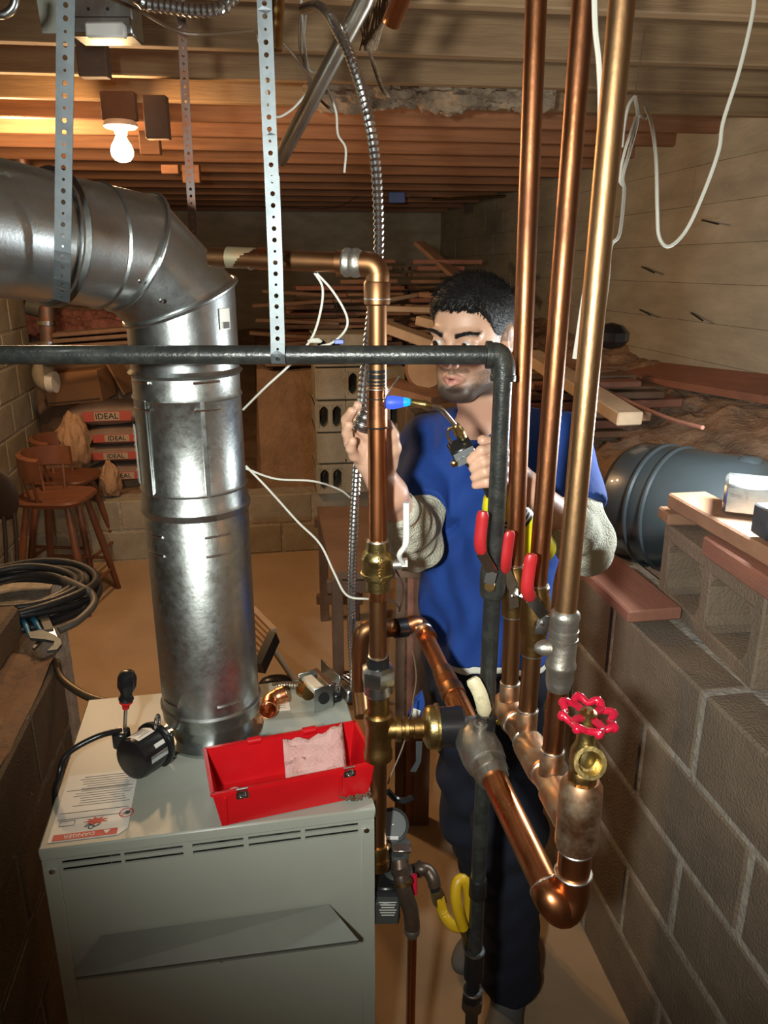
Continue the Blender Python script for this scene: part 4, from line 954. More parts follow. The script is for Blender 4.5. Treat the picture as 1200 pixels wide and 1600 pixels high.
for k, s_ in enumerate((-.36, .36)): 
    c_ = cc+bx_*(LX*s_)-by_*(LY/2+.013)+V((0, 0, HZ-.006)); lt = MB().bbox(c_, (.020, .004, .020), .001, ex=bx_, ey=by_).build('latch', M_galv, t, False)
    MB().torus(c_-by_*.004, by_, .006, .0012, 16, 6).build('latch_loop', M_steel, lt)
for s_ in (-.2, .2): MB().lathe(cc+bx_*(LX*s_-.012)+by_*(LY/2+.013)+V((0, 0, HZ)), bx_, [(0, .007), (.024, .007)], 14).build('hinge_knuckle', M_redpl, t)
for s_ in (-.47, .3): MB().bar(cc+bx_*(LX*s_)-by_*(LY/2+.001)+V((0, 0, .003)), cc+bx_*(LX*s_)-by_*(LY/2+.012)+V((0, 0, HZ-.01)), .004, .004, bx_).build('moulded_rib', M_redpl, t, False)
# pink mesh cloth inside
c0_ = cc+bx_*.035+by_*.012; mb = MB(); nx_, ny_ = 14, 10
for i in range(nx_+1):
    for j in range(ny_+1):
        u_ = i/nx_; v_ = j/ny_; z_ = .022+.055*v_-.01*math.sin(u_*5)*v_+nz(u_*3, v_*3, 2, .012)
        mb.v.append(c0_+bx_*(-.045+.11*u_+.008*v_)+by_*(-.028+.062*v_+.006*math.sin(u_*7))+V((0, 0, z_)))
mb.f = [(i*(ny_+1)+j, (i+1)*(ny_+1)+j, (i+1)*(ny_+1)+j+1, i*(ny_+1)+j+1) for i in range(nx_) for j in range(ny_)]
tag(mb.build('sand_cloth', M_tissue, None, loc=c0_, solid=.0012), 'pinkish mesh sanding cloth standing in the red tray', 'cloth')
mb = MB()
for k in range(9): mb.ball(cc-bx_*(.095-.012*(k % 4))-by_*(.018-.014*(k//4))+V((0, 0, .013)), .011, (1.3, 1, .7), 8)
tag(mb.build('wadded_rag', M_cream, None, loc=cc-bx_*.09), 'white wadded rag in the left end of the red tray', 'rag')
mb = MB()
for k in range(14):
    c_ = G(560+random.uniform(-22, 22), 1246+random.uniform(-6, 5), ZB+.006); mb.tube([c_, c_+V((random.uniform(-.02, .02), random.uniform(-.012, .012), random.uniform(0, .012))), c_+V((random.uniform(-.02, .02), random.uniform(-.01, .01), 0))], .0022, 5)
tag(mb.build('debris', M_wooddk, None, loc=G(560, 1246, ZB)), 'tuft of brown fibrous debris at the boiler corner by the tray', 'debris', kind='stuff')
# ------------------------------------------------------------------ copper elbow fitting on the boiler
q0 = G(422, 1118, ZB); 
el = spline([q0+RV*.0-FV*.022+EZ*.026, q0-FV*.008+EZ*.024, q0+FV*.012+EZ*.026, q0+FV*.022+RV*.012+EZ*.030, q0+FV*.03+RV*.03+EZ*.034], 6)
t = thing('copper_elbow_fitting', 'loose bright copper elbow lying on the boiler right of the flue', 'fitting', q0)
MB().tube(el, [.0175]*6+[.016]*13+[.0175]*6, 20, False).build('elbow', M_copperbright, t, solid=.0015)
# zone valve box
q0 = G(505, 1112, ZB); ax_ = (FV*1.0-RV*.62).normalized(); ay_ = V((-ax_.y, ax_.x, 0))
t = thing('zone_valve', 'open metal zone valve actuator with a cream cover strip on the back of the boiler', 'actuator', q0)
c_ = q0+ax_*.032+EZ*.034
for s_ in (-.036, .036):
    MB().bbox(c_+ax_*s_, (.0025, .044, .056), .0008, ex=ax_, ey=ay_).build('end_plate', M_galv, t)
MB().lathe(c_-ax_*.039, -ax_, [(0, .012), (.001, .012), (.0012, .009)], 20).build('shaft_hole', M_dark, t)
MB().bbox(c_+EZ*.014+ay_*.004, (.068, .026, .016), .004, ex=ax_, ey=ay_).build('cream_cover', mat('cream cover', (.70, .60, .44), .3), t)
MB().bbox(c_-ay_*.018+EZ*.026, (.078, .012, .004), .001, ex=ax_, ey=ay_).build('side_rail', M_steel, t)
MB().lathe(c_+ax_*.03+ay_*.014-EZ*.004, -ay_*.2-ax_, [(0, .020), (.022, .020)], 20).build('coil', M_bronze, t)
MB().bbox(c_-ay_*.046+EZ*.004+ax_*.02, (.085, .003, .055), .001, ex=ax_, ey=ay_).build('back_plate', M_steel, t)
MB().bbox(c_-ay_*.040-EZ*.02+ax_*.0, (.05, .018, .02), .003, ex=ax_, ey=ay_).build('terminal_block', M_blackpl, t)
MB().bbox(c_-ay_*.066-EZ*.018-ax_*.01, (.05, .02, .03), .003, ex=ax_, ey=ay_).build('bracket', M_galv, t)
for k in range(4): MB().tube(spline([c_-ay_*.04+ax_*(-.02+.01*k), c_-ay_*(.06+.01*k)+EZ*.014+ax_*.0, c_-ay_*(.085+.004*k)-ax_*.03-EZ*.01], 5), .0014, 6).build('lead', M_steel if k % 2 else M_wirebrown, t)
# ------------------------------------------------------------------ damper motor by the flue
m0 = P(243, 1163, 1.225); m1 = P(208, 1186, 1.175); ax_ = (m1-m0).normalized()
t = thing('damper_motor', 'black cylindrical damper motor with a paper label left of the flue foot', 'motor', m1-EZ*.04)
Lm = .062
MB().lathe(m0, ax_, [(-.006, .042), (0, .044), (.004, .044), (.005, .038), (Lm-.008, .038), (Lm-.002, .0365), (Lm, .033)], 36).build('housing', M_blackpl, t)
x_, y_, _ = frame(ax_)
up2 = (EZ-ax_*ax_.z).normalized(); sd2 = ax_.cross(up2)
def wrap(r0, a0, a1, l0, l1, n=10):
    mb = MB()
    for k in range(n+1):
        a_ = a0+(a1-a0)*k/n; u_ = up2*math.cos(a_)+sd2*math.sin(a_)
        mb.v += [m0+ax_*l0+u_*r0, m0+ax_*l1+u_*r0]
    mb.f = [(2*k, 2*k+2, 2*k+3, 2*k+1) for k in range(n)]; return mb
sg = 1 if sd2.dot(-FV) > 0 else -1
lb_ = wrap(.0385, sg*-.55, sg*.30, .012, .052).build('paper_label', M_label, t)
ink = MB()
for k in range(7):
    a_ = sg*(-.46+.1*k); u_ = up2*math.cos(a_)+sd2*math.sin(a_); ink.bar(m0+ax_*.018+u_*.0388, m0+ax_*(.046-.004*(k % 3))+u_*.0388, .0009, .0004, u_)
ink.build('print', M_labelink, lb_, False)
wrap(.0386, sg*.85, sg*1.05, .010, .034).build('barcode_label', M_label, t)
wrap(.0386, sg*1.28, sg*1.62, .008, .050).build('silver_label', M_steel, t)
MB().bbox(P(190, 1153, 1.21), (.026, .03, .034), .004, ex=RV, ey=FV).build('cable_box', M_blackpl, t)
MB().torus(P(246, 1128, 1.22), RV, .012, .003, 20, 8).build('hook', M_steel, t)
MB().bbox(P(268, 1160, 1.245), (.006, .02, .04), .001, ex=RV, ey=FV).build('mounting_plate', M_galv, t)
MB().tube([P(255, 1140, 1.235), P(275, 1133, 1.26)], .0035, 8).build('arm', M_steel, t)
cb = MB().tube(spline([P(190, 1142, 1.21), P(160, 1148, 1.19), P(122, 1166, 1.17), P(100, 1185, 1.15), P(92, 1215, 1.13), P(88, 1270, 1.13)]+[V((P(88, 1270, 1.13).x, P(88, 1270, 1.13).y, .5))], 8), .0055, 10)
cb.build('power_cord', M_blackpl, t)
MB().tube(spline([P(262, 1178, 1.24), P(280, 1193, 1.235), P(305, 1200, 1.23), P(330, 1199, 1.235)], 6), .008, 12).build('sleeved_cord', M_blackpl, t)
# screwdriver standing in the clamp
s0_ = P(195, 1140, 1.21); s1_ = P(199, 1050, 1.20); ax_ = (s1_-s0_).normalized(); LS = (s1_-s0_).length
t = thing('screwdriver', 'screwdriver with a black handle and red collar standing point down left of the flue', 'screwdriver', s0_)
MB().tube([s0_, s0_+ax_*LS*.5], .0032, 10).build('shaft', M_steel, t)
MB().lathe(s0_+ax_*LS*.38, ax_, [(0, .006), (.01, .0075), (.014, .012), (.022, .0125), (.026, .010)], 18).build('red_collar', M_redpl, t)
MB().lathe(s0_+ax_*LS*.50, ax_, [(0, .011), (.006, .0135), (.012, .010), (.02, .0105), (.034, .0165), (.050, .0165), (.060, .013), (.064, .006)], 20).build('handle', M_blackpl, t)
# ------------------------------------------------------------------ metal conduits
def conduit(name, label, pts, r, pitch=.0075, m=M_conduit, dep=.8, n=8):
    q_, r_ = corr(spline(pts, n), r, pitch, 12, dep); return tag(MB().tube(q_, r_, 12).build(name, m, None, loc=V(pts[-1])), label, 'conduit')
conduit('flexible_conduit', 'dusty flexible metal conduit lying along the back edge of the boiler', [P(84, 1035, 1.75), P(98, 1062, 1.66), P(130, 1085, 1.56), P(168, 1097, 1.50), P(210, 1097, 1.50), P(260, 1093, 1.50), P(300, 1090, 1.50), P(350, 1088, 1.50), P(405, 1080, 1.50), P(440, 1071, 1.50), P(476, 1072, 1.47)], .0095, .0075, M_conduitold)
conduit('flexible_conduit', 'shiny flexible metal conduit arching from the joists down behind the copper riser to the boiler', [P(475, 14, 1.45), P(495, 10, 1.40), P(512, 22, 1.36), P(530, 52, 1.32), P(552, 100, 1.28), P(575, 180, 1.25), P(588, 270, 1.24), P(592, 390, 1.24), P(583, 470, 1.25), P(575, 540, 1.26), P(567, 610, 1.26), P(562, 680, 1.265), P(556, 760, 1.28), P(551, 860, 1.31), P(549, 960, 1.36), P(551, 1030, 1.40), P(552, 1078, 1.40)], .0088, .0088)
conduit('flexible_conduit', 'flexible conduit sagging across the joists at the top left', [to_joist(P(195, -40, 1.30), P(222, 2, 1.30)), P(195, -40, 1.30), P(222, 2, 1.30), P(262, 10, 1.30), P(310, 16, 1.30), P(350, 10, 1.30), P(385, -25, 1.30), to_joist(P(385, -25, 1.30), P(350, 10, 1.30))], .0105, .0088)
t = MB().tube([to_joist(P(594, -60, 1.30), P(570, 0, 1.32)), P(594, -60, 1.30), P(570, 0, 1.32), P(437, 250, 1.55)], .0135, 18)
tag(t.build('diagonal_conduit', M_emt, None, loc=P(500, 125, 1.4)), 'straight dull metal tube slanting down from the joists behind the strap', 'pipe')
t = thing('cut_copper_stub', 'short cut copper pipe end poking down between the joists at the top', 'pipe', P(618, 20, 1.3))
MB().tube([to_joist(P(650, -60, 1.24), P(611, 36, 1.30)), P(611, 36, 1.30)], .013, 18, False).build('stub', M_copper, t, solid=.0015)
t = thing('pipe_end', 'tarnished pipe behind the long strap at the top', 'pipe', P(430, 40, 1.2))
MB().tube([to_joist(P(434, -80, 1.2), P(430, 20, 1.2)), P(430, 20, 1.2), P(427, 78, 1.2)], .0125, 18).build('pipe', M_bronze, t)
# electrical box at the top left
t = thing('junction_box', 'grey metal electrical box with a plastic connector at the top left joist', 'box', P(160, 40, 1.7))
MB().bbox(P(165, 14, 1.72), (.12, .07, .11), .003, ex=RV, ey=FV).build('box', M_galv, t)
MB().bbox(P(165, 45, 1.70), (.115, .05, .03), .003, ex=RV, ey=FV).build('cover', M_galv, t)
MB().bbox(P(166, 48, 1.66), (.075, .02, .026), .004, ex=RV, ey=FV).build('connector', M_whitepl, t); 
for q_ in (138, 168): MB().lathe(P(q_, 14, 1.684), -FV, [(0, .003), (.001, .003)], 8).build('screw_hole', M_dark, t)
t = thing('metal_bracket', 'bent sheet metal bracket beside the wide strap at the top left', 'bracket', P(78, 20, 1.5))
MB().prism([P(52, -30, 1.5), P(90, -30, 1.5), P(90, 52, 1.5), P(66, 52, 1.5)], FV*.003).build('plate', M_boiler, t, False)
MB().tube(spline([P(-12, 22, 1.2), P(8, 22, 1.2), P(22, 8, 1.2), P(25, -20, 1.2)], 6), .0055, 10).build('rod', M_galv, t)
# joist-hung wires
def wire(name, label, pts, r, m=M_wire, cat='wire', n=7):
    return tag(MB().tube(spline(pts, n), r, 7).build(name, m, None, loc=V(pts[0])), label, cat)
wire('sagging_cable', 'thin dark cable sagging from the electrical box toward the long strap', [P(168, -5, 1.6), P(220, 18, 1.55), P(275, 48, 1.5), P(320, 54, 1.5), P(395, 48, 1.45)], .003, M_wirebrown)
wire('hanging_cable', 'white cable hanging in a big loop right of the copper pipes', [to_joist(P(1180, -40, 1.35), P(1176, 20, 1.35)), P(1180, -40, 1.35), P(1176, 20, 1.35), P(1155, 110, 1.36), P(1130, 190, 1.38), P(1123, 235, 1.38), P(1100, 300, 1.40), P(1072, 360, 1.42), P(1045, 385, 1.42), P(1030, 370, 1.42), P(1027, 330, 1.42), P(1025, 250, 1.42), P(1018, 195, 1.42), P(1008, 165, 1.42)], .0032)
wire('cord', 'thin cord from the joist to the wire knot right of the pipes', [P(1008, 45, 1.42), P(998, 110, 1.42), P(992, 148, 1.42)], .0011, M_wirebrown)
wire('twisted_wires', 'twisted white wires dangling behind the nearest copper pipe', [P(992, 150, 1.42), P(996, 185, 1.42), P(984, 235, 1.42), P(973, 275, 1.42), P(975, 300, 1.42), P(968, 365, 1.42), P(955, 385, 1.42), P(950, 440, 1.4), P(942, 500, 1.4)], .0030)
wire('twisted_wires', 'second twisted pair looping out of the wire knot', [P(1010, 186, 1.41), P(996, 180, 1.42), P(988, 200, 1.42), P(975, 240, 1.43), P(968, 280, 1.43), P(978, 295, 1.43)], .0024)
wire('twisted_wires', 'short wire end curving left of the wire knot', [P(992, 150, 1.42), P(982, 165, 1.42), P(975, 200, 1.42), P(972, 230, 1.42)], .0026)
wire('white_rope', 'white cloth cord threaded between the middle and right copper pipes', [P(928, -60, 1.02), P(930, 40, 1.02), P(936, 100, 1.02), P(938, 180, 1.02), P(932, 290, 1.02), P(922, 400, 1.03), P(910, 480, 1.04), P(898, 560, 1.05)], .0036)
wire('thermostat_wire', 'white wire loop tied by the tape on the horizontal copper pipe', [P(492, 424, 1.16), P(520, 455, 1.16), P(541, 492, 1.16), P(540, 515, 1.16), P(520, 535, 1.17), P(500, 541, 1.17)], .0018)
wire('thermostat_wire', 'white wire running from the tied knot down left to the flue', [P(490, 424, 1.16), P(504, 450, 1.16), P(500, 490, 1.16), P(486, 530, 1.165), P(455, 568, 1.17), P(415, 605, 1.18), P(380, 640, 1.22)], .0018)
MBk = MB()
for k in range(5): MBk.ball(P(486+3*k, 533-2*(k % 2), 1.163), .004, (1.4, 1, .8), 8)
tag(MBk.build('wire_nut_knot', M_wire, None, loc=P(490, 533, 1.163)), 'small knot where the white wires meet above the black pipe', 'wire')
tag(MB().bbox(P(530, 534, 1.165), (.014, .006, .007), .001, ex=RV, ey=FV).build('wire_tag', M_bluepl, None, loc=P(530, 534, 1.165)), 'tiny blue wire connector just above the black pipe', 'connector')
wire('white_wire', 'long white wire drooping from the flue down to the copper tee', [P(384, 728, 1.24), P(420, 765, 1.24), P(465, 815, 1.24), P(500, 850, 1.22), P(522, 895, 1.2), P(542, 930, 1.19), P(575, 936, 1.19), P(610, 938, 1.26), P(624, 950, 1.33)], .0020)
wire('white_wire', 'shorter white wire leaving the flue nearly level', [P(384, 732, 1.24), P(430, 748, 1.24), P(490, 752, 1.24), P(530, 765, 1.3), P(548, 778, 1.33)], .0018)
wire('brown_wire', 'thin brown wire from the valve stem to the black tape', [P(615, 885, 1.16), P(628, 910, 1.2), P(630, 930, 1.28), P(624, 955, 1.33)], .0016, M_wirebrown)
wire('brown_wire', 'thin brown wire hanging below the brass flange', [P(646, 1096, 1.25), P(640, 1130, 1.22), P(628, 1170, 1.2), P(612, 1208, 1.18), P(606, 1225, 1.17)], .0016, M_wirebrown)
wire('brown_wire', 'thin brown wire from the black tape down past the belly', [P(632, 985, 1.37), P(645, 1020, 1.36), P(650, 1060, 1.34), P(644, 1100, 1.3)], .0014, M_wirebrown)
for nm, pts, lab in (('hanging_wire', [(402, 55), (410, 90), (418, 150), (430, 182), (455, 172), (480, 145)], 'white wire looped behind the long strap near the joists'), ('hanging_wire', [(470, 20), (468, 70), (482, 120), (484, 145)], 'dark wire hanging left of the diagonal tube'), ('hanging_wire', [(436, 60), (462, 90), (480, 115), (500, 155), (522, 175)], 'dark wire crossing under the diagonal tube'), ('hanging_wire', [(478, 88), (495, 115), (512, 140), (525, 175), (528, 210), (540, 232), (538, 270)], 'thin crooked wire dangling right of the diagonal tube'), ('hanging_wire', [(478, 20), (474, 60), (472, 85)], 'short wire against the joist left of the arching conduit'), ('hanging_wire', [(440, 322), (490, 326), (530, 322), (560, 305)], 'wire sagging along the dark joists behind the conduit')):
    d0 = 2.6 if '440' in str(pts[0][0]) else 1.62
    wp_ = [P(x, y, d0) for x, y in pts] if pts[0][0] != 440 else [G(x, y, ZJ-.008) for x, y in pts]
    if pts[0] == (478, 88): wp_ = [V((wp_[0].x-.01, wp_[0].y, ZJ+.01))]+wp_
    wire(nm, lab, wp_, .0026 if 'dark' in lab else .0022, M_wirebrown if 'dark' in lab else M_wire)
q = G(620, 309, ZJ-.04)
tag(MB().bbox(q, (.13, .05, .08), .003, ex=RV, ey=FV).build('blue_box', M_bluepl, None, loc=q), 'small blue electrical box under the far joists', 'box')
tag(MB().tube([G(676, 311, ZJ-.009), G(800, 306, ZJ-.009)], .010, 8).build('thin_rod', M_brass, None, loc=G(740, 308, ZJ-.009)), 'thin bright rod lying level under the far joists', 'rod')
# strands of torn fibre hanging at the joist
mb = MB()
for k in range(26):
    x = random.uniform(560, 606); mb.tube([P(x+8, -10, 1.55), P(x+random.uniform(-6, 6), 40, 1.55), P(575+random.uniform(-14, 16), 75+random.uniform(-8, 8), 1.55)], .0012, 4)
for k in range(8): mb.tube(spline([P(575, 75, 1.55), P(585+random.uniform(-3, 3), 105, 1.55), P(596+random.uniform(-3, 3), 135, 1.55), P(606+random.uniform(-4, 3), 152, 1.55)], 4), .0016, 4)
tag(mb.build('frayed_twine', M_fibre, None, loc=P(580, 60, 1.55)), 'frayed tan fibre strands hanging beside the diagonal tube', 'twine', kind='stuff')
# ------------------------------------------------------------------ cable coil and pliers on the left wall
zc_ = .845; cc = G(18, 922, .88)
t = thing('cable_coil', 'coil of black cable lying on the low wall at the left edge', 'cable coil', (cc.x, cc.y, .83))
R_ = random.Random(2)
for k in range(11):
    rr = .225-.012*(k % 5)+R_.uniform(-.008, .008); cx = cc+V((R_.uniform(-.012, .012), R_.uniform(-.015, .015), 0)); z_ = .845+.019*(k//4)+R_.uniform(0, .004); tl = R_.uniform(-.02, .02)
    pts = [V((cx.x+rr*math.cos(a_), cx.y+rr*.92*math.sin(a_), z_+tl*math.cos(a_+k)+.005*math.sin(3*a_+k))) for a_ in [2*PI*j/40 for j in range(41)]]
    MB().tube(pts+[pts[1]], .0115, 10, False).build('cable_turn', M_rubber if k != 3 else M_greyrub, t)
pts = [G(92, 985, .85), G(122, 970, .86), G(146, 945, .87), G(143, 928, .885), G(128, 918, .90), G(100, 905, .90)]
MB().tube(spline(pts, 6), .011, 10).build('grey_cable_turn', M_greyrub, t)
# coil rests on a slab
struct('wall_left_ledge', MB().box((cc.x-.16, cc.y+.02, .40), (.42, .60, .80)), M_mortar, 'ledge under the cable coil at the left edge')
t = thing('pliers', 'slip joint pliers with blue handles on the end of the low left wall', 'pliers', G(62, 985, .84))
for k, (x0, y0, x1, y1) in enumerate(((30, 957, 46, 992), (41, 952, 64, 986))):
    MB().tube(spline([G(x0, y0, .862), G((x0+x1)/2+1, (y0+y1)/2, .868), G(x1, y1, .862)], 5), [.0055]*3+[.0075]*5+[.006]*3, 12).build('blue_handle', M_blueg, t)
zz = .862
MB().prism([G(44, 992, zz), G(66, 988, zz), G(86, 996, zz), G(95, 1003, zz), G(97, 1010, zz), G(90, 1019, zz), G(74, 1021, zz), G(84, 1012, zz), G(86, 1006, zz), G(70, 1003, zz), G(48, 1001, zz)], EZ*.008).build('jaw', M_greysteel, t, False)
MB().prism([G(60, 984, zz-.01), G(68, 990, zz-.01), G(72, 998, zz-.01), G(54, 1017, zz-.01), G(51, 1015, zz-.01), G(62, 1000, zz-.01)], EZ*.007).build('jaw', M_greysteel, t, False)
t = thing('putty_knife', 'worn metal tool with a grey handle lying beside the pliers', 'tool', G(75, 975, .84))
MB().bar(G(64, 954, .868), G(77, 985, .868), .022, .008).build('handle', M_greyrub, t, False); MB().bar(G(76, 984, .866), G(82, 1000, .862), .026, .0025).build('blade', M_steel, t, False)
t = thing('copper_coupling', 'copper coupling lying at the left edge behind the pliers', 'fitting', G(12, 968, .84))
MB().tube([G(-2, 962, .862), G(27, 966, .862)], .0165, 18, False).build('coupling', M_copperbright, t, solid=.0015)
MB_ = hollow('b', G(-22, 1010, .83)+V((-.02, 0, .05)), .19, .2, .10, (1, 0, 0), (0, 1, 0), (0, 0, 1), M_blockM, 1)
tag(MB().bbox(G(-6, 1000, .88)-V((.05, 0, 0)), (.16, .22, .095), .01).build('broken_block', M_blockM, None, False, loc=G(-6, 1000, .83)), 'broken block on the low wall at the left edge below the coil', 'block')
# ------------------------------------------------------------------ stools
def stool(px, py, d, rz, label):
    c = P(px, py, d); f = lambda x, y, z: V((c.x+x*math.cos(rz)-y*math.sin(rz), c.y+x*math.sin(rz)+y*math.cos(rz), z)); SH = c.z
    t = thing('bar_stool', label, 'stool', (c.x, c.y, 0), 'wooden stools by the left wall')
    pts = []
    for k in range(24):
        a_ = 2*PI*k/24; x = .19*abs(math.cos(a_))**.55*(1 if math.cos(a_) > 0 else -1); y = .175*abs(math.sin(a_))**.55*(1 if math.sin(a_) > 0 else -1); pts.append((x, y))
    mb = MB(); n = 24
    for z_, s_ in ((SH-.035, .90), (SH-.012, 1), (SH, .97), (SH-.008, .8)): mb.v += [f(x*s_, y*s_, z_) for x, y in pts]
    mb.f = [(j*n+k, j*n+(k+1) % n, (j+1)*n+(k+1) % n, (j+1)*n+k) for j in range(3) for k in range(n)]+[tuple(range(n))[::-1], tuple(3*n+k for k in range(n))]
    mb.build('seat', M_stool, t)
    cor = [(-1, -1), (1, -1), (1, 1), (-1, 1)]
    for sx, sy in cor: MB().tube([f(sx*.11, sy*.10, SH-.03), f(sx*.155, sy*.145, SH*.5), f(sx*.20, sy*.19, .0)], [.017, .021, .015], 12).build('leg', M_stool, t)
    for (a, b), z_ in zip(((0, 1), (1, 2), (2, 3), (3, 0)), (.20, .13, .20, .13)):
        k_ = .11+(.09)*(SH-z_)/SH; k2 = .10+.09*(SH-z_)/SH
        MB().tube([f(cor[a][0]*k_, cor[a][1]*k2, z_), f(cor[b][0]*k_, cor[b][1]*k2, z_)], .010, 8).build('stretcher', M_stool, t)
    # bow back on the -x side
    mb = MB(); n = 14; pr = []
    for k in range(n+1):
        a_ = PI/2+PI*k/n; r0, r1 = .185, .160
        for rr, zz in ((r0, SH+.13), (r0, SH+.235), (r1, SH+.245), (r1, SH+.14)): mb.v.append(f(.02+rr*math.cos(a_), rr*math.sin(a_)*.98, zz-.02*math.sin((k/n)*PI)*0+.03*abs(k/n-.5)*-1))
    mb.f = [(4*k+j, 4*k+(j+1) % 4, 4*k+4+(j+1) % 4, 4*k+4+j) for k in range(n) for j in range(4)]+[(0, 1, 2, 3), (4*n, 4*n+3, 4*n+2, 4*n+1)]
    mb.build('back_rail', M_stool, t)
    for a_ in (1.85, 2.6, 3.7, 4.4): MB().tube([f(.02+.145*math.cos(a_), .145*math.sin(a_), SH-.01), f(.02+.172*math.cos(a_), .170*math.sin(a_), SH+.16)], .009, 8).build('spindle', M_stool, t)
    return t
stool(87, 772, 3.95, -.25, 'nearer wooden bow-back bar stool with a screw on its seat')
stool(100, 742, 4.42, -.25, 'farther wooden bow-back bar stool, half hidden by the nearer one')
t = thing('dark_chair', 'dark chair back at the left edge beside the stools', 'chair', P(10, 830, 3.5))
b_ = P(4, 775, 3.4); MB().ball(b_, .10, (.75, .2, 1.2), 16, ex=RV, ey=FV).build('backrest', M_darkst, t)
for px in (-15, 5, 22): MB().tube([P(px, 800, 3.4), P(px+3, 835, 3.38), P(px+6, 905, 3.35)], .010, 8).build('spindle', M_darkst, t)
# ------------------------------------------------------------------ bench, box and folding chair in the middle distance
def boxp(pts_top, h, name, m, label, cat): pass
t = thing('work_bench', 'long brown bench with a dark end frame lying behind the copper riser', 'bench', P(570, 950, 2.9))
zt2 = .62
c0_, c1_, c2_, c3_ = G(496, 800, .58), G(620, 800, .58), G(690, 905, .58), G(519, 905, .58)
MB().prism([c3_, c2_, c1_, c0_], EZ*.03).build('bench_top', M_bench, t, False)
fd = (c2_-c3_).normalized(); bd = (c0_-c3_).normalized()
for q in (c3_, c0_):
    for s_ in (0, .16):
        qq = q+fd*(.02+s_)+bd*(.02 if q is c3_ else -.06)
        MB().bbox(V((qq.x, qq.y, .29)), (.045, .04, .58), .003).build('leg', M_wooddk, t, False)
    MB().bbox(V((q.x, q.y, 0))+fd*.10+bd*(.02 if q is c3_ else -.06)+EZ*.545, (.24, .04, .05), .003, ex=fd, ey=(-fd.y, fd.x, 0)).build('rail', M_wooddk, t, False)
    MB().bbox(V((q.x, q.y, 0))+fd*.10+bd*(.02 if q is c3_ else -.06)+EZ*.12, (.24, .04, .05), .003, ex=fd, ey=(-fd.y, fd.x, 0)).build('rail', M_wooddk, t, False)
t = thing('saw_horse', 'brown wooden frame with upright legs behind the riser and the blue shirt', 'frame', P(660, 1100, 2.3))
for px, y0, y1, m_ in ((628, 870, 1065, M_wooddk), (642, 895, 1105, M_woodred), (655, 895, 1130, M_bench), (668, 890, 1080, M_bench)):
    q = P(px, y0, 2.15); MB().bar(q, V((q.x, q.y, 0)), .035, .045, FV).build('leg', m_, t, False)
MB().bar(P(618, 885, 2.15), P(705, 888, 2.15), .05, .05).build('top_rail', M_bench, t, False); MB().bar(P(618, 985, 2.17), P(690, 985, 2.17), .03, .035).build('stretcher', M_wooddk, t, False)
t = thing('folding_seat', 'folding slatted seat leaning behind the flue', 'chair', P(440, 1070, 2.3))
sa, sb_, sc, sd = P(392, 948, 2.35), P(428, 985, 2.15), P(405, 1035, 2.05), P(360, 990, 2.3)
for k in range(7):
    f0 = k/7; MB().bar((sa).lerp(sd, f0), sb_.lerp(sc, f0), .020, .010).build('slat', M_woodpale, t, False)
MB().bar(sb_+V((0, 0, -.02)), sc+V((0, 0, -.02)), .025, .05).build('front_rail', M_blackpl, t, False)
MB().tube([P(418, 1000, 2.2), P(466, 1072, 2.3), P(466, 1072, 2.3)+(P(466, 1072, 2.3)-P(418, 1000, 2.2))*(P(466, 1072, 2.3).z/(P(418, 1000, 2.2).z-P(466, 1072, 2.3).z))], .010, 10).build('leg', M_woodpale, t)
MB().ball(P(432, 1066, 2.28), .05, (1.2, .8, .45), 12).build('foot', M_blackpl, t)
# ------------------------------------------------------------------ cinder block, boards, tank, light box on the right
def WR(px, py, d): return P(px, py, d)
fa, fb_ = G(1022, 934, 1.004), G(1196, 1108, 1.004)
ex = (fb_-fa); ex.z = 0; Lb = ex.length; ex.normalize(); ey = V((-ex.y, ex.x, 0))
if ey.x < 0: ey = -ey
HB = .195; LB = .44
cen = fa+ex*(LB/2)+ey*.10+EZ*(HB/2)
mb = hollow('b', cen, LB, .19, HB, ex, ey, EZ, M_blockM, 2, .036)
tag(mb.build('cinder_block', M_blockM, None, False, loc=fa+ex*.2), 'big two-hole cinder block lying on its side on the retaining wall', 'concrete block')
ZT = 1.004+HB
def plk(a, b, w, h, lab, m, name='plank'): return plank(a, b, w, h, lab, m, None, name)
q = G(1078, 806, ZT+.015); tag(MB().bbox(q, (.13, .07, .028), .004, ex=RV, ey=FV).build('wood_chock', M_wood, None, False, loc=q-EZ*.015), 'short wood offcut on the far end of the cinder block', 'board')
q = G(1128, 850, ZT+.024); plk(q, q+ex*.60+ey*.02, .09, .042, 'red grained board lying along the top of the cinder block', M_woodred)
q0 = G(1072, 780, ZT+.065); q1 = G(1300, 905, ZT+.065); plk(q0, q0+(q1-q0).normalized()*.70, .095, .036, 'rough weathered plank on top of the stack, end toward the tank', M_wood)
q = G(1165, 797, ZT+.085); lbx = thing('work_lamp_housing', 'grey metal box catching the glare at the right edge on the planks', 'box', q)
MB().bbox(q+EZ*.034, (.095, .11, .066), .007, ex=(RV*.9-FV*.4).normalized(), ey=(FV*.9+RV*.4).normalized()).build('housing', M_galvnew, lbx)
MB().bbox(G(1215, 815, ZT+.12), (.06, .07, .06), .004, ex=ex, ey=ey).build('end_cap', M_greysteel, lbx)
# plank on the wall top
plk(V(G(905, 858, 1.035)), V(G(1024, 962, 1.035)), .13, .03, 'long brown plank on the retaining wall top between elbow and cinder block', M_woodred)
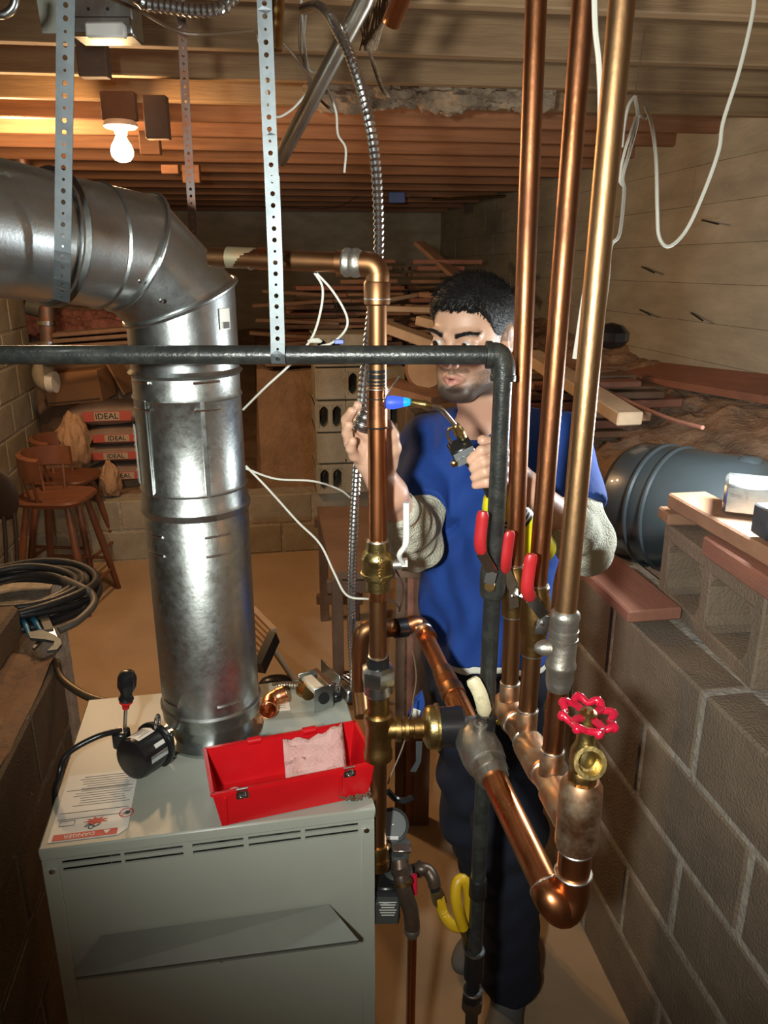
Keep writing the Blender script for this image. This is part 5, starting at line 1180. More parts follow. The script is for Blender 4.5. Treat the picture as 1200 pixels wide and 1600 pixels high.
# tank
ta = P(992, 782, 2.14); tb = P(1130, 785, 1.93)
t = thing('steel_tank', 'dark grey enamelled steel tank lying on the dirt at the right', 'tank', (ta+tb)/2-EZ*.15)
ax_ = (tb-ta); ax_.z *= .2; Lt = .42; ax_.normalize(); RT = .172
MB().lathe(ta-ax_*.03, ax_, [(0, .01), (.004, RT*.75), (.018, RT*.92), (.04, RT), (.11, RT), (.113, RT+.006), (.119, RT+.006), (.123, RT), (.160, RT), (.163, RT+.006), (.169, RT+.006), (.173, RT), (Lt-.05, RT), (Lt-.02, RT*.9), (Lt, RT*.6), (Lt+.005, .01)], 48).build('shell', M_tank, t)
MB().lathe(ta+ax_*(Lt-.10)+EZ*RT*.97, EZ, [(-.01, .03), (.004, .03), (.012, .02)], 16).build('top_cap', M_tank, t)

# small things around the header and flange
t = thing('yellow_valve_tag', 'small yellow plastic handle between the copper header and the black pipe', 'tag', P(783, 1125, 1.17))
MB().bar(P(776, 1112, 1.17), P(791, 1136, 1.165), .012, .005, FV).build('plate', M_yellow, t, False); MB().bar(P(776, 1130, 1.17), P(788, 1122, 1.168), .008, .005, FV).build('wing', M_yellow, t, False)
mb = MB().prism([P(637, 1118, 1.32), P(650, 1090, 1.32), P(660, 1080, 1.33), P(664, 1100, 1.33), P(655, 1128, 1.32), P(644, 1130, 1.32)], FV*.006)
tag(mb.build('blue_rag', M_shirt, None, False, loc=P(650, 1105, 1.32)), 'small blue cloth scrap caught behind the brass flange', 'rag')
mb = MB().prism([P(636, 1128, 1.315), P(646, 1108, 1.315), P(657, 1112, 1.315), P(652, 1132, 1.315)], FV*.004)
tag(mb.build('white_rag', M_cream, None, False, loc=P(648, 1120, 1.315)), 'white cloth corner showing beside the blue scrap at the flange', 'rag')
mb = MB().prism([P(650, 1160, 1.2), P(660, 1160, 1.2), P(658, 1190, 1.2), P(650, 1206, 1.2), P(641, 1206, 1.2), P(650, 1190, 1.2)], FV*.003)
tag(mb.build('hanging_strip', M_greysteel, None, False, loc=P(652, 1180, 1.2)), 'grey metal strip hanging below the brass flange', 'strip')
mb = MB().tube(spline([P(606, 1236, 1.3), P(618, 1248, 1.3), P(632, 1251, 1.3), P(645, 1246, 1.3)], 5), .0065, 8)
tag(mb.build('curved_hook', M_blackpl, None, loc=P(625, 1248, 1.3)), 'curved black hook poking out right of the riser at the gauge', 'hook')
# ------------------------------------------------------------------ the man: smooth-blended volumes -> one continuous surface
def npv(v): return np.array(v, dtype=np.float32)
class Vol:
    def __init__(s, lo, hi, h):
        s.lo = npv(lo); s.h = h; s.n = [int((hi[i]-lo[i])/h)+2 for i in range(3)]; s.a = np.full(s.n, .2, np.float32)
    def sl(s, lo, hi):
        a = [max(0, int((lo[i]-s.lo[i])/s.h)) for i in range(3)]; b = [min(s.n[i], int((hi[i]-s.lo[i])/s.h)+2) for i in range(3)]
        if any(b[i] <= a[i] for i in range(3)): return None
        ax = [s.lo[i]+s.h*np.arange(a[i], b[i], dtype=np.float32) for i in range(3)]
        return tuple(slice(a[i], b[i]) for i in range(3)), np.stack(np.meshgrid(*ax, indexing='ij'), -1)
    def put(s, fn, lo, hi, k=.01, op='u'):
        m = k+.012; r = s.sl(npv(lo)-m, npv(hi)+m)
        if r is None: return
        S, p = r; d = fn(p).astype(np.float32); a = s.a[S]
        if op == 's': d = -d; h = np.clip(.5-.5*(d-a)/k, 0, 1); s.a[S] = a+(d-a)*(1-h)+k*h*(1-h) if False else np.maximum(a, d)+k*.25*np.clip(1-abs(a-d)/k, 0, 1)**2
        else: s.a[S] = np.minimum(a, d)-k*.25*np.clip(1-abs(a-d)/k, 0, 1)**2
    def cone(s, a, b, r0, r1, k=.012, op='u'):
        a, b = npv(a), npv(b); ab = b-a; L2 = float(ab@ab)
        def f(p):
            t = np.clip(((p-a)@ab)/L2, 0, 1); return np.linalg.norm(p-a-t[..., None]*ab, axis=-1)-(r0+(r1-r0)*t)
        R = max(r0, r1); s.put(f, np.minimum(a, b)-R, np.maximum(a, b)+R, k, op)
    def ell(s, c, r, F=None, k=.012, op='u'):
        c = npv(c); r = npv(r); M = np.eye(3, dtype=np.float32) if F is None else np.stack([npv(q) for q in F], 1)
        def f(p):
            q = (p-c)@M; k0 = np.linalg.norm(q/r, axis=-1); k1 = np.linalg.norm(q/(r*r), axis=-1)+1e-6; return k0*(k0-1)/k1
        R = float(r.max()); s.put(f, c-R, c+R, k, op)
    def chain(s, pts, rs, k=.006):
        for i in range(len(pts)-1): s.cone(pts[i], pts[i+1], rs[i], rs[i+1], k)
    def grid(s):
        ax = [s.lo[i]+s.h*np.arange(s.n[i], dtype=np.float32) for i in range(3)]; return np.stack(np.meshgrid(*ax, indexing='ij'), -1)
    def mesh(s):
        A = s.a; I = A < 0; c = np.zeros([n-1 for n in s.n], np.int8)
        for dx in (0, 1):
            for dy in (0, 1):
                for dz in (0, 1): c += I[dx:s.n[0]-1+dx, dy:s.n[1]-1+dy, dz:s.n[2]-1+dz]
        act = np.argwhere((c > 0) & (c < 8)); idx = np.full(c.shape, -1, np.int32); idx[tuple(act.T)] = np.arange(len(act))
        acc = np.zeros((len(act), 3)); cnt = np.zeros(len(act))
        for ax in range(3):
            o = [0, 0, 0]; o[ax] = 1; others = [i for i in range(3) if i != ax]
            for u in (0, 1):
                for v in (0, 1):
                    b = [0, 0, 0]; b[others[0]] = u; b[others[1]] = v; p0 = act+b; p1 = p0+o
                    a0 = A[tuple(p0.T)]; a1 = A[tuple(p1.T)]; m = (a0 < 0) != (a1 < 0); t = np.where(m, a0/np.where(m, a0-a1, 1), 0)
                    q = p0.astype(float); q[:, ax] += t; acc[m] += q[m]; cnt[m] += 1
        V_ = s.lo+s.h*(acc/cnt[:, None]); F_ = []
        for ax in range(3):
            sl0 = [slice(1, n-1) for n in s.n]; sl1 = list(sl0); sl0[ax] = slice(0, s.n[ax]-1); sl1[ax] = slice(1, s.n[ax])
            a0 = I[tuple(sl0)]; a1 = I[tuple(sl1)]; e = np.argwhere(a0 != a1); off = np.array([1, 1, 1]); off[ax] = 0; e = e+off
            oth = [(ax+1) % 3, (ax+2) % 3]; qs = []
            for du, dv in ((-1, -1), (0, -1), (0, 0), (-1, 0)):
                q = e.copy(); q[:, oth[0]] += du; q[:, oth[1]] += dv; qs.append(idx[tuple(q.T)])
            Q = np.stack(qs, 1); fl = ~I[tuple(e.T)]; Q[fl] = Q[fl][:, ::-1]; F_.append(Q)
        return V_, np.concatenate(F_)
def vol_obj(vol, name, m, parent, relax=1, col=None, warp=None):
    v, f = vol.mesh()
    for _ in range(relax):                       # light relaxation of the nets
        e = np.concatenate([f[:, [0, 1]], f[:, [1, 2]], f[:, [2, 3]], f[:, [3, 0]]]); S = np.zeros_like(v); n = np.bincount(e.ravel(), minlength=len(v))[:, None]
        for i in range(3): S[:, i] = np.bincount(e[:, 0], v[e[:, 1], i], len(v))+np.bincount(e[:, 1], v[e[:, 0], i], len(v))
        v = v*.5+.5*S/np.maximum(n, 1)
    if warp is not None: v = warp(v)
    org = np.array(ORG[parent.name]); me = bpy.data.meshes.new(name); me.vertices.add(len(v)); me.vertices.foreach_set('co', (v-org).astype(np.float32).ravel())
    me.loops.add(f.size); me.loops.foreach_set('vertex_index', f.ravel().astype(np.int32)); me.polygons.add(len(f)); me.polygons.foreach_set('loop_start', np.arange(0, f.size, 4, dtype=np.int32))
    me.update(calc_edges=True); me.validate(); me.materials.append(m); me.shade_smooth()
    if col is not None:
        ca = me.color_attributes.new('Col', 'FLOAT_COLOR', 'POINT'); c = col(v); ca.data.foreach_set('color', np.concatenate([c, np.ones((len(c), 1))], 1).astype(np.float32).ravel())
    o = bpy.data.objects.new(name, me); COL.objects.link(o); o.parent = parent; return o, v
# joints
HY = math.radians(34)
hy = (-FV*math.cos(HY)-RV*math.sin(HY)-EZ*.16).normalized(); hz = (EZ+RV*.03); hz = (hz-hy*hz.dot(hy)).normalized(); hx = hy.cross(hz)
HC = P(738, 524, 1.53); HS = 1.0
def HL(x, y, z): return HC+(hx*x+hy*y+hz*z)*HS
BYW = math.radians(28); by = (-FV*math.cos(BYW)-RV*math.sin(BYW)).normalized(); bxr = by.cross(EZ)      # bxr: his right = picture left
neckb = P(765, 672, 1.60); chest = P(765, 775, 1.61); waist = P(757, 900, 1.59); hips = P(758, 1025, 1.585)
Rs, Re, Rw = P(672, 700, 1.66), P(650, 852, 1.44), P(609, 772, 1.245)
Ls, Le, Lw = P(872, 700, 1.52), P(918, 855, 1.36), P(822, 766, 1.235)
Lh, Lk, La = P(792, 1065, 1.58), P(797, 1290, 1.50), P(797, 1525, 1.48)
Rh, Rk, Ra = P(720, 1060, 1.65), P(738, 1270, 1.62), P(776, 1425, 1.69)
Rh = V((Rh.x, Rh.y, .9))
man = thing('person', 'bearded man in a blue shirt holding a torch flame to the copper riser', 'person', V(((La.x+Ra.x)/2, (La.y+Ra.y)/2, 0)))
allp = [HC, Rs, Re, Rw, Ls, Le, Lw, La, Ra, P(530, 640, 1.2), P(560, 630, 1.2)]
lo = [min(p[i] for p in allp)-.13 for i in range(3)]; hi = [max(p[i] for p in allp)+.14 for i in range(3)]; lo[2] = .02
B = Vol(lo, hi, .003)
FB = (bxr, by, EZ); FH = (hx, hy, hz)
B.ell(chest, (.155, .10, .19), FB, .03); B.ell(waist, (.135, .09, .17), FB, .03); B.ell(hips, (.120, .082, .11), FB, .03)
B.cone(Rs, neckb, .05, .05, .03); B.cone(Ls, neckb, .05, .05, .03); B.cone(Rs, Ls, .055, .055, .03)
B.cone(HL(0, -.022, -.06), neckb+EZ*.01, .057, .060, .02)
for S_, E_, W_ in ((Rs, Re, Rw), (Ls, Le, Lw)): B.cone(S_, E_, .050, .038, .02); B.cone(E_, E_.lerp(W_, .35), .038, .040, .015); B.cone(E_.lerp(W_, .35), W_, .040, .0265, .015)
for H_, K_, A_ in ((Rh, Rk, Ra), (Lh, Lk, La)): B.cone(H_, K_, .075, .05, .03); B.cone(K_, A_, .05, .036, .02)
# head
B.ell(HL(0, -.014, .030), (.074, .094, .076), FH, .01); B.ell(HL(0, .020, -.028), (.063, .066, .082), FH, .02)
for s in (-1, 1):
    B.cone(HL(s*.054, .002, -.052), HL(s*.022, .066, -.092), .022, .019, .02)
    B.ell(HL(s*.043, .056, -.022), (.022, .020, .018), FH, .018)
    B.cone(HL(s*.012, .083, .019), HL(s*.047, .068, .020), .0095, .007, .012)
B.ell(HL(0, .074, -.098), (.020, .015, .015), FH, .015)
for s in (-1, 1):
    B.ell(HL(s*.031, .094, +.002), (.018, .013, .013), FH, .010, 's')
    B.ell(HL(s*.031,   .0715, +.002), (.0155, .0150, .0125), FH, .004)
    B.ell(HL(s*.031, .089, +.002), (.0130, .012, .0062), FH, .002, 's')
B.cone(HL(0, .084, .012), HL(0, .103, -.028), .0075, .0095, .008); B.ell(HL(0, .104, -.031), (.010, .009, .008), FH, .006)
for s in (-1, 1): B.ell(HL(s*.0125, .093, -.034), (.0075, .010, .007), FH, .006); B.ell(HL(s*.006, .100, -.042), (.0035, .005, .003), FH, .003, 's')
B.cone(HL(0, .086, -.050), HL(0, .088, -.042), .007, .005, .008)
for s in (-1, 1):
    B.cone(HL(s*.004, .0915, -.0555), HL(s*.021, .080, -.063), .0058, .0035, .004); B.cone(HL(0, .0895, -.0725), HL(s*.018, .080, -.067), .0072, .0035, .005)
B.ell(HL(0, .097, -.0640), (.013, .010, .0016), FH, .002, 's'); B.ell(HL(0, .086, -.082), (.014, .007, .005), FH, .008, 's')
for s in (-1, 1):
    B.ell(HL(s*.074, -.010, -.004), (.009, .018, .031), FH, .006); B.ell(HL(s*.084, -.006, -.002), (.006, .010, .018), FH, .005, 's')
# hands: palms and fingers
def hand(wr, palm, r0, fingers, thumb, rs):
    for q, w_ in palm: B.cone(wr, q, .024, w_, .014)
    for a, b in zip(palm, palm[1:]): B.cone(a[0], b[0], a[1], b[1], .014)
    for f in fingers: B.chain(f, rs, .0035)
    B.chain(thumb, [.0165, .0125, .0105, .0092], .008)
fr_ = [.0098, .0088, .0082, .0072]
Fi = [[P(580, 694, 1.215), P(562, 669, 1.245), P(556, 649, 1.235), P(559, 633, 1.215)],
      [P(569, 698, 1.21), P(543, 676, 1.235), P(541, 656, 1.225), P(550, 642, 1.205)],
      [P(563, 707, 1.205), P(546, 693, 1.20), P(542, 676, 1.19), P(545, 664, 1.18)],
      [P(566, 718, 1.21), P(553, 712, 1.195), P(548, 700, 1.18), P(551, 689, 1.17)]]
hand(Rw, [(P(584, 704, 1.225), .0145), (P(575, 707, 1.22), .014), (P(569, 713, 1.22), .013), (P(572, 724, 1.22), .012)], .02, Fi, [P(606, 726, 1.225), P(614, 700, 1.205), P(612, 680, 1.195), P(606, 664, 1.19)], fr_)
Fl = [[P(796, 712, 1.215), P(777, 697, 1.165), P(752, 704, 1.145), P(735, 719, 1.150)],
      [P(797, 727, 1.215), P(778, 715, 1.162), P(756, 722, 1.143), P(739, 732, 1.150)],
      [P(797, 742, 1.215), P(778, 733, 1.162), P(758, 738, 1.145), P(741, 746, 1.152)],
      [P(796, 756, 1.215), P(779, 749, 1.168), P(760, 754, 1.150), P(743, 758, 1.156)]]
hand(Lw, [(P(797, 717, 1.22), .014), (P(798, 729, 1.22), .0145), (P(799, 742, 1.22), .014), (P(800, 754, 1.22), .013)], .02, Fl, [P(806, 735, 1.24), P(790, 708, 1.245), P(770, 694, 1.235), P(754, 688, 1.225)], fr_)
SK = np.array([.56, .335, .225])
def hl(v): q = (v-np.array(HC))/HS; return q@np.array(hx), q@np.array(hy), q@np.array(hz)
def sst(x, a, b): t = np.clip((x-a)/(b-a), 0, 1); return t*t*(3-2*t)
def skin_col(v):
    x, y, z = hl(v); c = np.tile(SK, (len(v), 1)); n = RNG.rand(len(v))
    head = (np.abs(x) < .1) & (np.abs(y) < .13) & (z > -.13) & (z < .14)
    def mix(m, colr): nonlocal c; m = np.clip(m, 0, 1)[:, None]; c = c*(1-m)+np.array(colr)*m
    mix(.35*head*np.exp(-(((np.abs(x)-.04)/.02)**2+((z+.03)/.02)**2))*(y > .03), (.62, .26, .18))
    mix(.4*head*np.exp(-((x/.014)**2+((z+.03)/.014)**2))*(y > .08), (.60, .26, .18))
    line = np.interp(y, [-.02, .01, .04, .07, .09], [.0, -.022, -.042, -.050, -.050]); b = sst(line-z, -.004, .008)*sst(y, -.02, .01)*sst(z, -.122, -.108)
    lipm = np.exp(-((x/.026)**4+((z+.065)/.0135)**4)); ch = np.exp(-((np.abs(x)-.034)/.012)**2)*np.exp(-((z+.060)/.014)**2)*(y > .05)
    b = b*(1-.95*lipm)*(1-.55*ch); dens = .58+.40*sst(-z, .066, .088)+.25*n
    mst = np.exp(-(((z+.0475+.12*np.abs(x)*0)/.0055)**4))*(np.abs(x) < .032)*(y > .06); b = np.maximum(b, mst*.9)
    mix(head*b*np.clip(dens, 0, .96), (.035, .024, .018))
    lm = np.exp(-((x/.020)**4+((z+.064)/.0095)**4))*(y > .070)*head; mix(lm*.85, (.50, .19, .16))
    mix(np.exp(-((x/.014)**2+((z+.0645)/.0018)**2))*(y > .06)*(y < .0880)*head, (.05, .015, .012))
    br = np.exp(-(((z-.0205-.10*np.maximum(0, .03-np.abs(np.abs(x)-.033)))/.0042)**4))*(np.abs(x) > .011)*(np.abs(x) < .052)*(y > .05)*head; mix(br*.9, (.03, .02, .015))
    mix(.45*head*np.exp(-(((np.abs(x)-.031)/.018)**2+((z+.0)/.011)**2))*(y > .05), (.28, .14, .095))  # shade around the eyes painted into the skin colour
    hr = sst(z, .050, .066)*head*(y < .075)*.0; mix(hr, (.05, .04, .035))
    st = head*(y < .03)*sst(z, -.03, -.01)*(y > -.2)*(np.abs(x) > .055)*(z > -.005)*.55*(np.abs(x) < .0795); mix(st, (.05, .04, .035))
    hd = ~head & (z < -.13); mix(hd*.35, (.60, .30, .22)); return c
body, bv = vol_obj(B, 'body', M_skin, man, 1, skin_col)
# eyes, brows
for s in (-1, 1):
    e = MB().ball(HL(s*.031, .0735, .002), .0122, seg=20).build('eyeball', M_eye, man)
    ga_ = (hy*1.0+hx*.35-hz*.18).normalized(); MB().lathe(HL(s*.031, .0735, .002)+ga_*.0108, ga_, [(-.0006, .0074), (.0008, .0070), (.0017, .0042), (.0019, .001)], 16).build('iris', M_iris, e)
    mb = MB()
    for k in range(130):
        u_ = random.random(); x = s*(.013+.038*u_); z = .0195+.006*math.sin(u_*2.6)+random.uniform(-.0040, .0036)*(1-.5*u_); y = .0925-.018*u_**1.6*1.1
        p0 = HL(x, y+.0005, z); mb.tube([p0, p0+hx*(s*.006)+hz*.0015+hy*(-.0008)], [.0009, .0004], 4)
    mb.build('eyebrow', M_hair, man)
# hair
Hh_ = Vol([HC[i]-.16 for i in range(3)], [HC[i]+.17 for i in range(3)], .003)
Hh_.ell(HL(0, -.016, .032), (.0765, .0975, .0795), FH, .01); Hh_.ell(HL(0, .012, .060), (.064, .080, .050), FH, .02)
gp = Hh_.grid().reshape(-1, 3); x, y, z = hl(gp); lim = np.interp(y, [-.12, -.06, -.030, -.012, .012, .022, .040, .058, .075, .1], [-.075, -.07, -.045, .025, .012, -.012, .030, .066, .070, .070])
lim = lim+.003*np.sin(x*400)+.002*np.sin(x*230+1); cut = (lim-z).reshape(Hh_.n); Hh_.a = np.maximum(Hh_.a, cut.astype(np.float32)*.8)
def hairwarp(v):
    x, y, z = hl(v); n = .0012*np.sin(x*330+y*90)*np.sin(y*260+z*140); d = v-np.array(HC); d /= np.linalg.norm(d, axis=1)[:, None]; k = sst(z, .03, .08)[:, None]
    return v+d*n[:, None]*k
hair, hv = vol_obj(Hh_, 'hair', M_hair, man, 1, None, hairwarp)
x, y, z = hl(hv); sel = np.where((z > -.06))[0]; RNG.shuffle(sel); mb = MB(); cH = np.array(HL(0, -.01, .03))
for i in sel[:6500]:
    p = V(hv[i]); d = V(hv[i]-cH).normalized(); top_ = max(0, min(1, (z[i]-.03)/.06)); lnn = .003+.013*top_
    di = (d*(.35+.25*random.random())+hy*(.55*top_)+hx*random.uniform(-.2, .2)+hx*.25*top_+hz*random.uniform(-.3, .15)-hz*(1-top_)*.6).normalized()
    if y[i] > .05 and z[i] < .085: di = (di*.7-hz*.35+hy*.3).normalized()
    sd = di.cross(d).normalized()*(.0009); q0 = p-d*.001; q1 = q0+di*lnn*.6+d*.001; q2 = q0+di*lnn
    o = len(mb.v); mb.v += [q0-sd, q0+sd, q1+sd*.8, q1-sd*.8, q2]; mb.f += [(o, o+1, o+2, o+3), (o+3, o+2, o+4)]
def rawbuild(mb, name, m, parent):
    org = ORG[parent.name]; me = bpy.data.meshes.new(name); me.from_pydata([v-org for v in mb.v], [], mb.f); me.materials.append(m); o = bpy.data.objects.new(name, me); COL.objects.link(o); o.parent = parent; return o
o = rawbuild(mb, 'hair_strands', M_hair, man); o['kind'] = 'stuff'
# clothing
hem_z = P(757, 1042, 1.48).z
def clothes(h, parts, name, m, warp=None, cuts=(), lo_=None, hi_=None, relax=2, par=None):
    C_ = Vol(lo_, hi_, h)
    for kind, args in parts: getattr(C_, kind)(*args)
    g = C_.grid()
    for fn in cuts: C_.a = np.maximum(C_.a, fn(g).astype(np.float32))
    return vol_obj(C_, name, m, par or man, relax, None, warp)[0]
def plane(pt, n):
    pt, n = npv(pt), npv(V(n).normalized()); return lambda g: (g-pt)@n
lo2 = [min(p[i] for p in (Rs, Ls, Re, Le, hips, HC))-.22 for i in range(3)]; hi2 = [max(p[i] for p in (Rs, Ls, Re, Le, hips, HC))+.22 for i in range(3)]; lo2[2] = hem_z-.06; hi2[2] = HC.z
def foldwarp(v):
    q = v-np.array(chest); s_ = q@np.array(bxr); u_ = q@np.array(by); z_ = q[:, 2]; n = .0085*np.sin(s_*46+z_*9+2.0*np.sin(z_*7))*sst(-z_, -.10, .12)+.006*np.sin(z_*38+s_*30+np.sin(s_*13)*2)+.003*np.sin(s_*90-z_*40)
    ax = np.array([chest.x, chest.y]); d = v.copy(); d[:, :2] -= ax; d[:, 2] = 0; L_ = np.linalg.norm(d, axis=1)[:, None]; return v+d/np.maximum(L_, .02)*n[:, None]
Rc, Lc = Rs.lerp(Re, .66), Ls.lerp(Le, .62)
torso = [('ell', (chest+by*.005, (.170, .118, .215), FB, .04)), ('ell', (waist, (.148, .112, .20), FB, .05)), ('ell', (hips-EZ*.03, (.158, .128, .19), FB, .05)),
         ('cone', (Rs+V((0, 0, .0)), neckb-EZ*.012, .060, .052, .04)), ('cone', (Ls, neckb-EZ*.012, .060, .052, .04)), ('cone', (Rs, Ls, .066, .066, .04))]
sl_ = [('cone', (Rs, Rs.lerp(Re, .72), .066, .060, .02)), ('cone', (Ls, Ls.lerp(Le, .70), .066, .058, .02))]
def cap_cut(S_, E_, k):
    """remove what lies past the cuff, only near that arm"""
    a, e = npv(S_), npv(E_); n = (e-a)/np.linalg.norm(e-a); c = a+(e-a)*k
    def f(g):
        q = g-c; t = q@n; r = np.linalg.norm(q-t[..., None]*n, axis=-1); return np.where((r < .085) & (t < .12), np.minimum(t, .085-r), -1)
    return f
def neckcut(g):
    a = npv(neckb-EZ*.035); b = npv(HC); ab = b-a; t = np.clip(((g-a)@ab)/float(ab@ab), 0, 1); return (.068-np.linalg.norm(g-a-t[..., None]*ab, axis=-1))*1.0
shirt = clothes(.0045, torso+sl_, 'blue_tshirt', M_shirt, foldwarp, [lambda g: hem_z-g[..., 2]+.006*np.sin(g[..., 0]*30), cap_cut(Rs, Re, .66), cap_cut(Ls, Le, .62), neckcut], lo2, hi2)
torso2 = [(k, (a[0], tuple(np.array(a[1])-.004) if k == 'ell' else a[1]-.0, *a[2:])) if k == 'ell' else (k, a) for k, a in torso]
under = clothes(.006, [(k, a) for k, a in torso2 if k == 'ell'], 'white_undershirt_hem', M_cream, foldwarp, [lambda g: hem_z-.016-g[..., 2]+.006*np.sin(g[..., 0]*30), lambda g: g[..., 2]-hem_z-.03], lo2, hi2)
# neckband ring
def nearest_ring(c, n, r, name, m, rad):
    x_, y_, _ = frame(n); MB().tube([c+(x_*math.cos(2*PI*k/36)+y_*math.sin(2*PI*k/36))*r for k in range(38)], rad, 8, False).build(name, m, man)
nn = (HC-neckb).normalized(); nearest_ring(neckb+nn*.010-by*.004, (nn*1.0+by*.42).normalized(), .0655, 'blue_neckband', M_shirt, .0055); nearest_ring(neckb+nn*.016-by*.004, (nn*1.0+by*.42).normalized(), .0625, 'white_collar_edge', M_cream, .0032)
def sleeve(S_, E_, W_, k0, k1, name):
    pts = [V(p) for p in (S_, E_, W_)]; lo_ = [min(p[i] for p in pts)-.09 for i in range(3)]; hi_ = [max(p[i] for p in pts)+.09 for i in range(3)]
    C0, C1 = S_.lerp(E_, k0), E_.lerp(W_, k1); n0 = (E_-S_).normalized(); n1_ = (W_-E_).normalized()
    def warp(v):
        q = v-np.array(E_); t = q@np.array(n1_); t2 = q@np.array(n0); n = .0030*np.sin(t*150+q[:, 0]*60)+.0026*np.sin(t2*120+q[:, 2]*90+1)
        c = np.array(E_)+np.clip(t, 0, 9)[:, None]*np.array(n1_)+np.clip(t2, -9, 0)[:, None]*np.array(n0); d = v-c; return v+d/np.maximum(np.linalg.norm(d, axis=1)[:, None], .01)*n[:, None]
    def c0(g): return np.where(np.linalg.norm(g-npv(C0), axis=-1) < .09, (npv(C0)-g)@npv(n0)*-1*-1, -1)
    def c1(g): return np.where(np.linalg.norm(g-npv(C1), axis=-1) < .09, (g-npv(C1))@npv(n1_), -1)
    return clothes(.004, [('cone', (C0, E_, .050, .047, .02)), ('cone', (E_, E_.lerp(W_, .4), .047, .046, .02)), ('cone', (E_.lerp(W_, .4), C1+n1_*.0, .046, .034, .02))], name, M_sleeve, warp, [c1], lo_, hi_)
sleeve(Rs, Re, Rw, .55, .80, 'cream_sleeve'); sleeve(Ls, Le, Lw, .50, .62, 'cream_sleeve')
lo3 = [min(p[i] for p in (hips, La, Ra, Lk, Rk))-.20 for i in range(3)]; hi3 = [max(p[i] for p in (hips, La, Ra, Lk, Rk))+.2 for i in range(3)]; lo3[2] = .03; hi3[2] = hips.z+.12
def pw(v):
    q = v-np.array(Lk); n = .006*np.sin(q[:, 2]*34+q[:, 0]*25+np.sin(q[:, 2]*11)*2)+.004*np.sin(q[:, 2]*70-q[:, 0]*50); w_ = v.copy(); w_[:, 0] += n; w_[:, 1] += n*.6; return w_
clothes(.006, [('ell', (hips-EZ*.03, (.140, .100, .15), FB, .05)), ('cone', (Lh, Lk, .086, .078, .03)), ('cone', (Lk, La, .078, .072, .03)), ('cone', (Rh, Rk, .086, .076, .03)), ('cone', (Rk, Ra, .076, .068, .03)), ('cone', (Lh, Rh, .08, .08, .04))],
        'navy_trousers', M_pants, pw, [lambda g: .055-g[..., 2]], lo3, hi3)
for A_, dr in ((La, -FV*.85-RV*.25), (Ra, -FV*.6-RV*.5)):
    dr = V(dr).normalized(); Sv = Vol([A_.x-.22, A_.y-.25, -.01], [A_.x+.22, A_.y+.2, .16], .005); a0 = V((A_.x, A_.y, .04)); sd = dr.cross(EZ)
    Sv.ell(a0+dr*.015, (.042, .06, .05), (sd, dr, EZ), .02); Sv.ell(a0+dr*.11-EZ*.006, (.046, .085, .034), (sd, dr, EZ), .03); Sv.cone(a0, a0+EZ*.06, .04, .045, .02)
    g = Sv.grid(); Sv.a = np.maximum(Sv.a, .004-g[..., 2]); vol_obj(Sv, 'grey_shoe', M_shoe, man, 1)
# ------------------------------------------------------------------ solder coil, torch, flame
c0 = P(549, 655, 1.19); c1 = P(573, 664, 1.185); ax_ = (c1-c0).normalized()
t = thing('solder_coil', 'shiny coil of solder held in the fingers behind the copper riser', 'solder', c0)
x_, y_, _ = frame((EZ*.9+RV*.35).normalized()); pts = []; cdir = (EZ*.9+RV*.35).normalized(); cc_ = P(563, 672, 1.185)
for k in range(14*16+1): a_ = 2*PI*k/16; u_ = k/(14*16); r_ = .0155-.006*u_; pts.append(cc_+cdir*(.034*u_)+(x_*math.cos(a_)+y_*math.sin(a_))*r_)
MB().tube(pts, .00135, 6).build('windings', M_steel, t)
strd = tag(MB().tube(spline([P(600, 628, 1.118), P(604, 618, 1.116), P(612, 604, 1.115), P(624, 588, 1.112)], 5), .0012, 6).build('solder_strand', M_steel, None, loc=P(604, 620, 1.12)), 'thin silver solder strand pointing up right from the heated joint', 'solder')
tip = P(641, 628, 1.125); t = thing('blow_torch', 'hand torch with a yellow gas cylinder, grey head and bent brass tipped tube', 'torch', P(730, 700, 1.19))
bc0 = P(664, 632, 1.13); tdir = (tip-bc0).normalized()
MB().lathe(bc0, tdir, [(-.010, .0045), (-.002, .0065), (.002, .0065), (.004, .0055), ((tip-bc0).length, .0052)], 16).build('brass_tip', M_brass, t)
nb0 = P(711, 664, 1.17); MB().tube(spline([bc0, P(676, 636, 1.137), P(688, 639, 1.145), P(696, 646, 1.152), nb0], 6), .0040, 12).build('tube', M_steel, t)
nb1 = P(722, 683, 1.185); nd = (nb1-nb0).normalized(); MB().lathe(nb0, nd, [(0, .0055), (.004, .0072), (.012, .0072), (.014, .0088), (.022, .0088), (.024, .0078), (.03, .0078)], 16).build('brass_collar', M_brass, t)
MB().tube(spline([P(708, 667, 1.168), P(701, 672, 1.17), P(700, 682, 1.172), P(706, 692, 1.176)], 5), .0022, 8).build('wire_guard', M_brass, t)
hx2 = P(722, 704, 1.188); e1_ = (P(745, 694, 1.19)-P(713, 710, 1.188)).normalized(); e2_ = (nd-e1_*nd.dot(e1_)).normalized(); e3_ = e1_.cross(e2_)
M_tlab = mat('torch head plate', (.34, .38, .40), .35, .5)
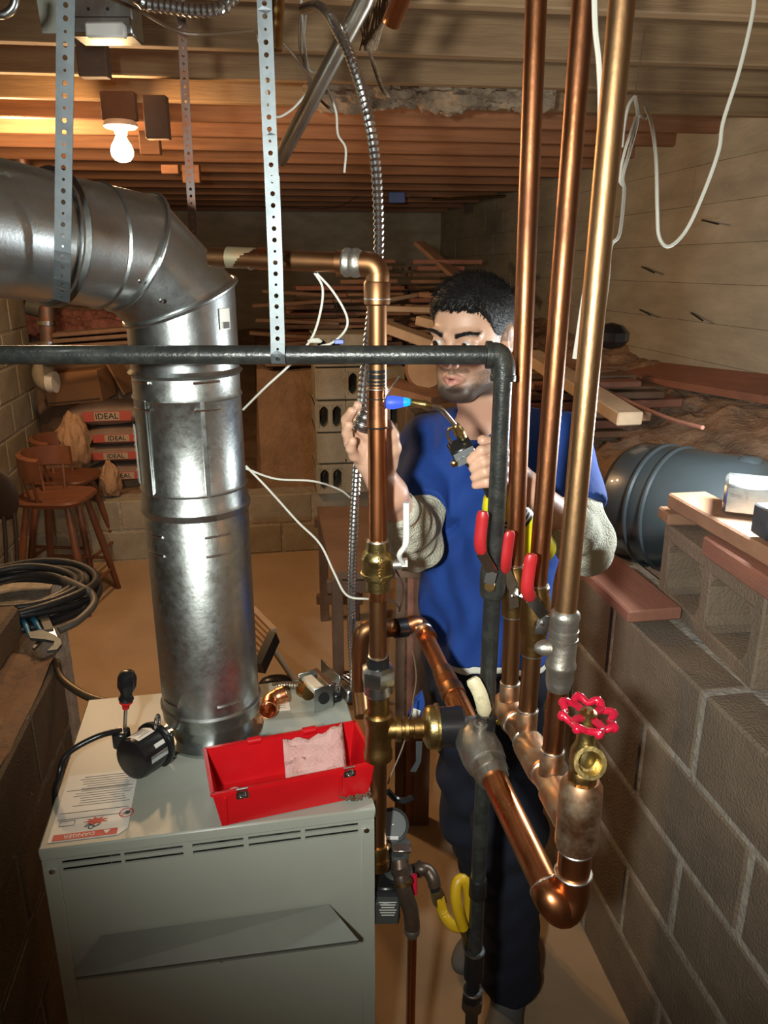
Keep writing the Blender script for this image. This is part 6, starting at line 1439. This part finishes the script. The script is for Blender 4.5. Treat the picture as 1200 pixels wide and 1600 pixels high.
hd = MB().bbox(hx2, (.036, .032, .030), .003, ex=e1_, ey=e2_, ez=e3_).build('torch_head', M_blackpl, t)
s3 = e3_ if e3_.dot(-FV) > 0 else -e3_
pl_ = MB().box(hx2+s3*.0156, (.033, .028, .0008), ex=e1_, ey=e2_, ez=e3_).build('head_plate', M_tlab, hd, False)
MB().text('BERNZOMATIC', .0042, hx2+s3*.0163-e2_*.001, e1_, -e2_ if (e1_.cross(-e2_)).dot(s3) > 0 else e2_, .0002).build('lettering', M_galvnew, hd, False)
MB().lathe(P(709, 723, 1.178), s3, [(0, .006), (.004, .006), (.006, .004)], 14).build('brass_knob', M_brass, t)
ca, cb_ = P(741, 722, 1.195), P(766, 760, 1.205); cd_ = (cb_-ca).normalized(); cy0 = P(778, 778, 1.21); cy1 = P(846, 868, 1.245)
MB().tube([hx2+e2_*.012, ca, cb_, P(772, 770, 1.207)], [.0125, .0125, .0125, .015], 18).build('black_grip', M_blackpl, t)
cdv = (cy1-P(766, 762, 1.206)).normalized(); CB = P(766, 762, 1.206); LB_ = (cy1-CB).length
MB().lathe(CB, cdv, [(0, .010), (.006, .0115), (.014, .022), (.028, .033), (.036, .035), (LB_-.012, .035), (LB_-.004, .031), (LB_, .020)], 32).build('yellow_cylinder', M_yellow, t)
MB().lathe(CB+cdv*.050, cdv, [(0, .0352), (.030, .0352)], 32).build('label_band', M_blackpl, t)
for k in range(3): MB().lathe(CB+cdv*(.055+.008*k), cdv, [(0, .0354), (.003, .0354)], 32).build('label_stripe', M_whitepl, t)
fd_ = (P(603, 629, 1.125)-tip).normalized()
t = thing('torch_flame', 'blue torch flame touching the copper pipe', 'flame', tip)
Lf = (P(604, 628, 1.125)-tip).length
MB().lathe(tip+fd_*.001, fd_, [(0, .0040), (.006, .0060), (.014, .0085), (.024, .0100), (Lf*.85, .0100), (Lf*.97, .0085), (Lf, .004)], 20).build('outer_flame', M_flame, t)
MB().lathe(tip, fd_, [(0, .0046), (.005, .0064), (.012, .0072), (.018, .0052), (.021, .002)], 16).build('inner_cone', M_flamec, t)
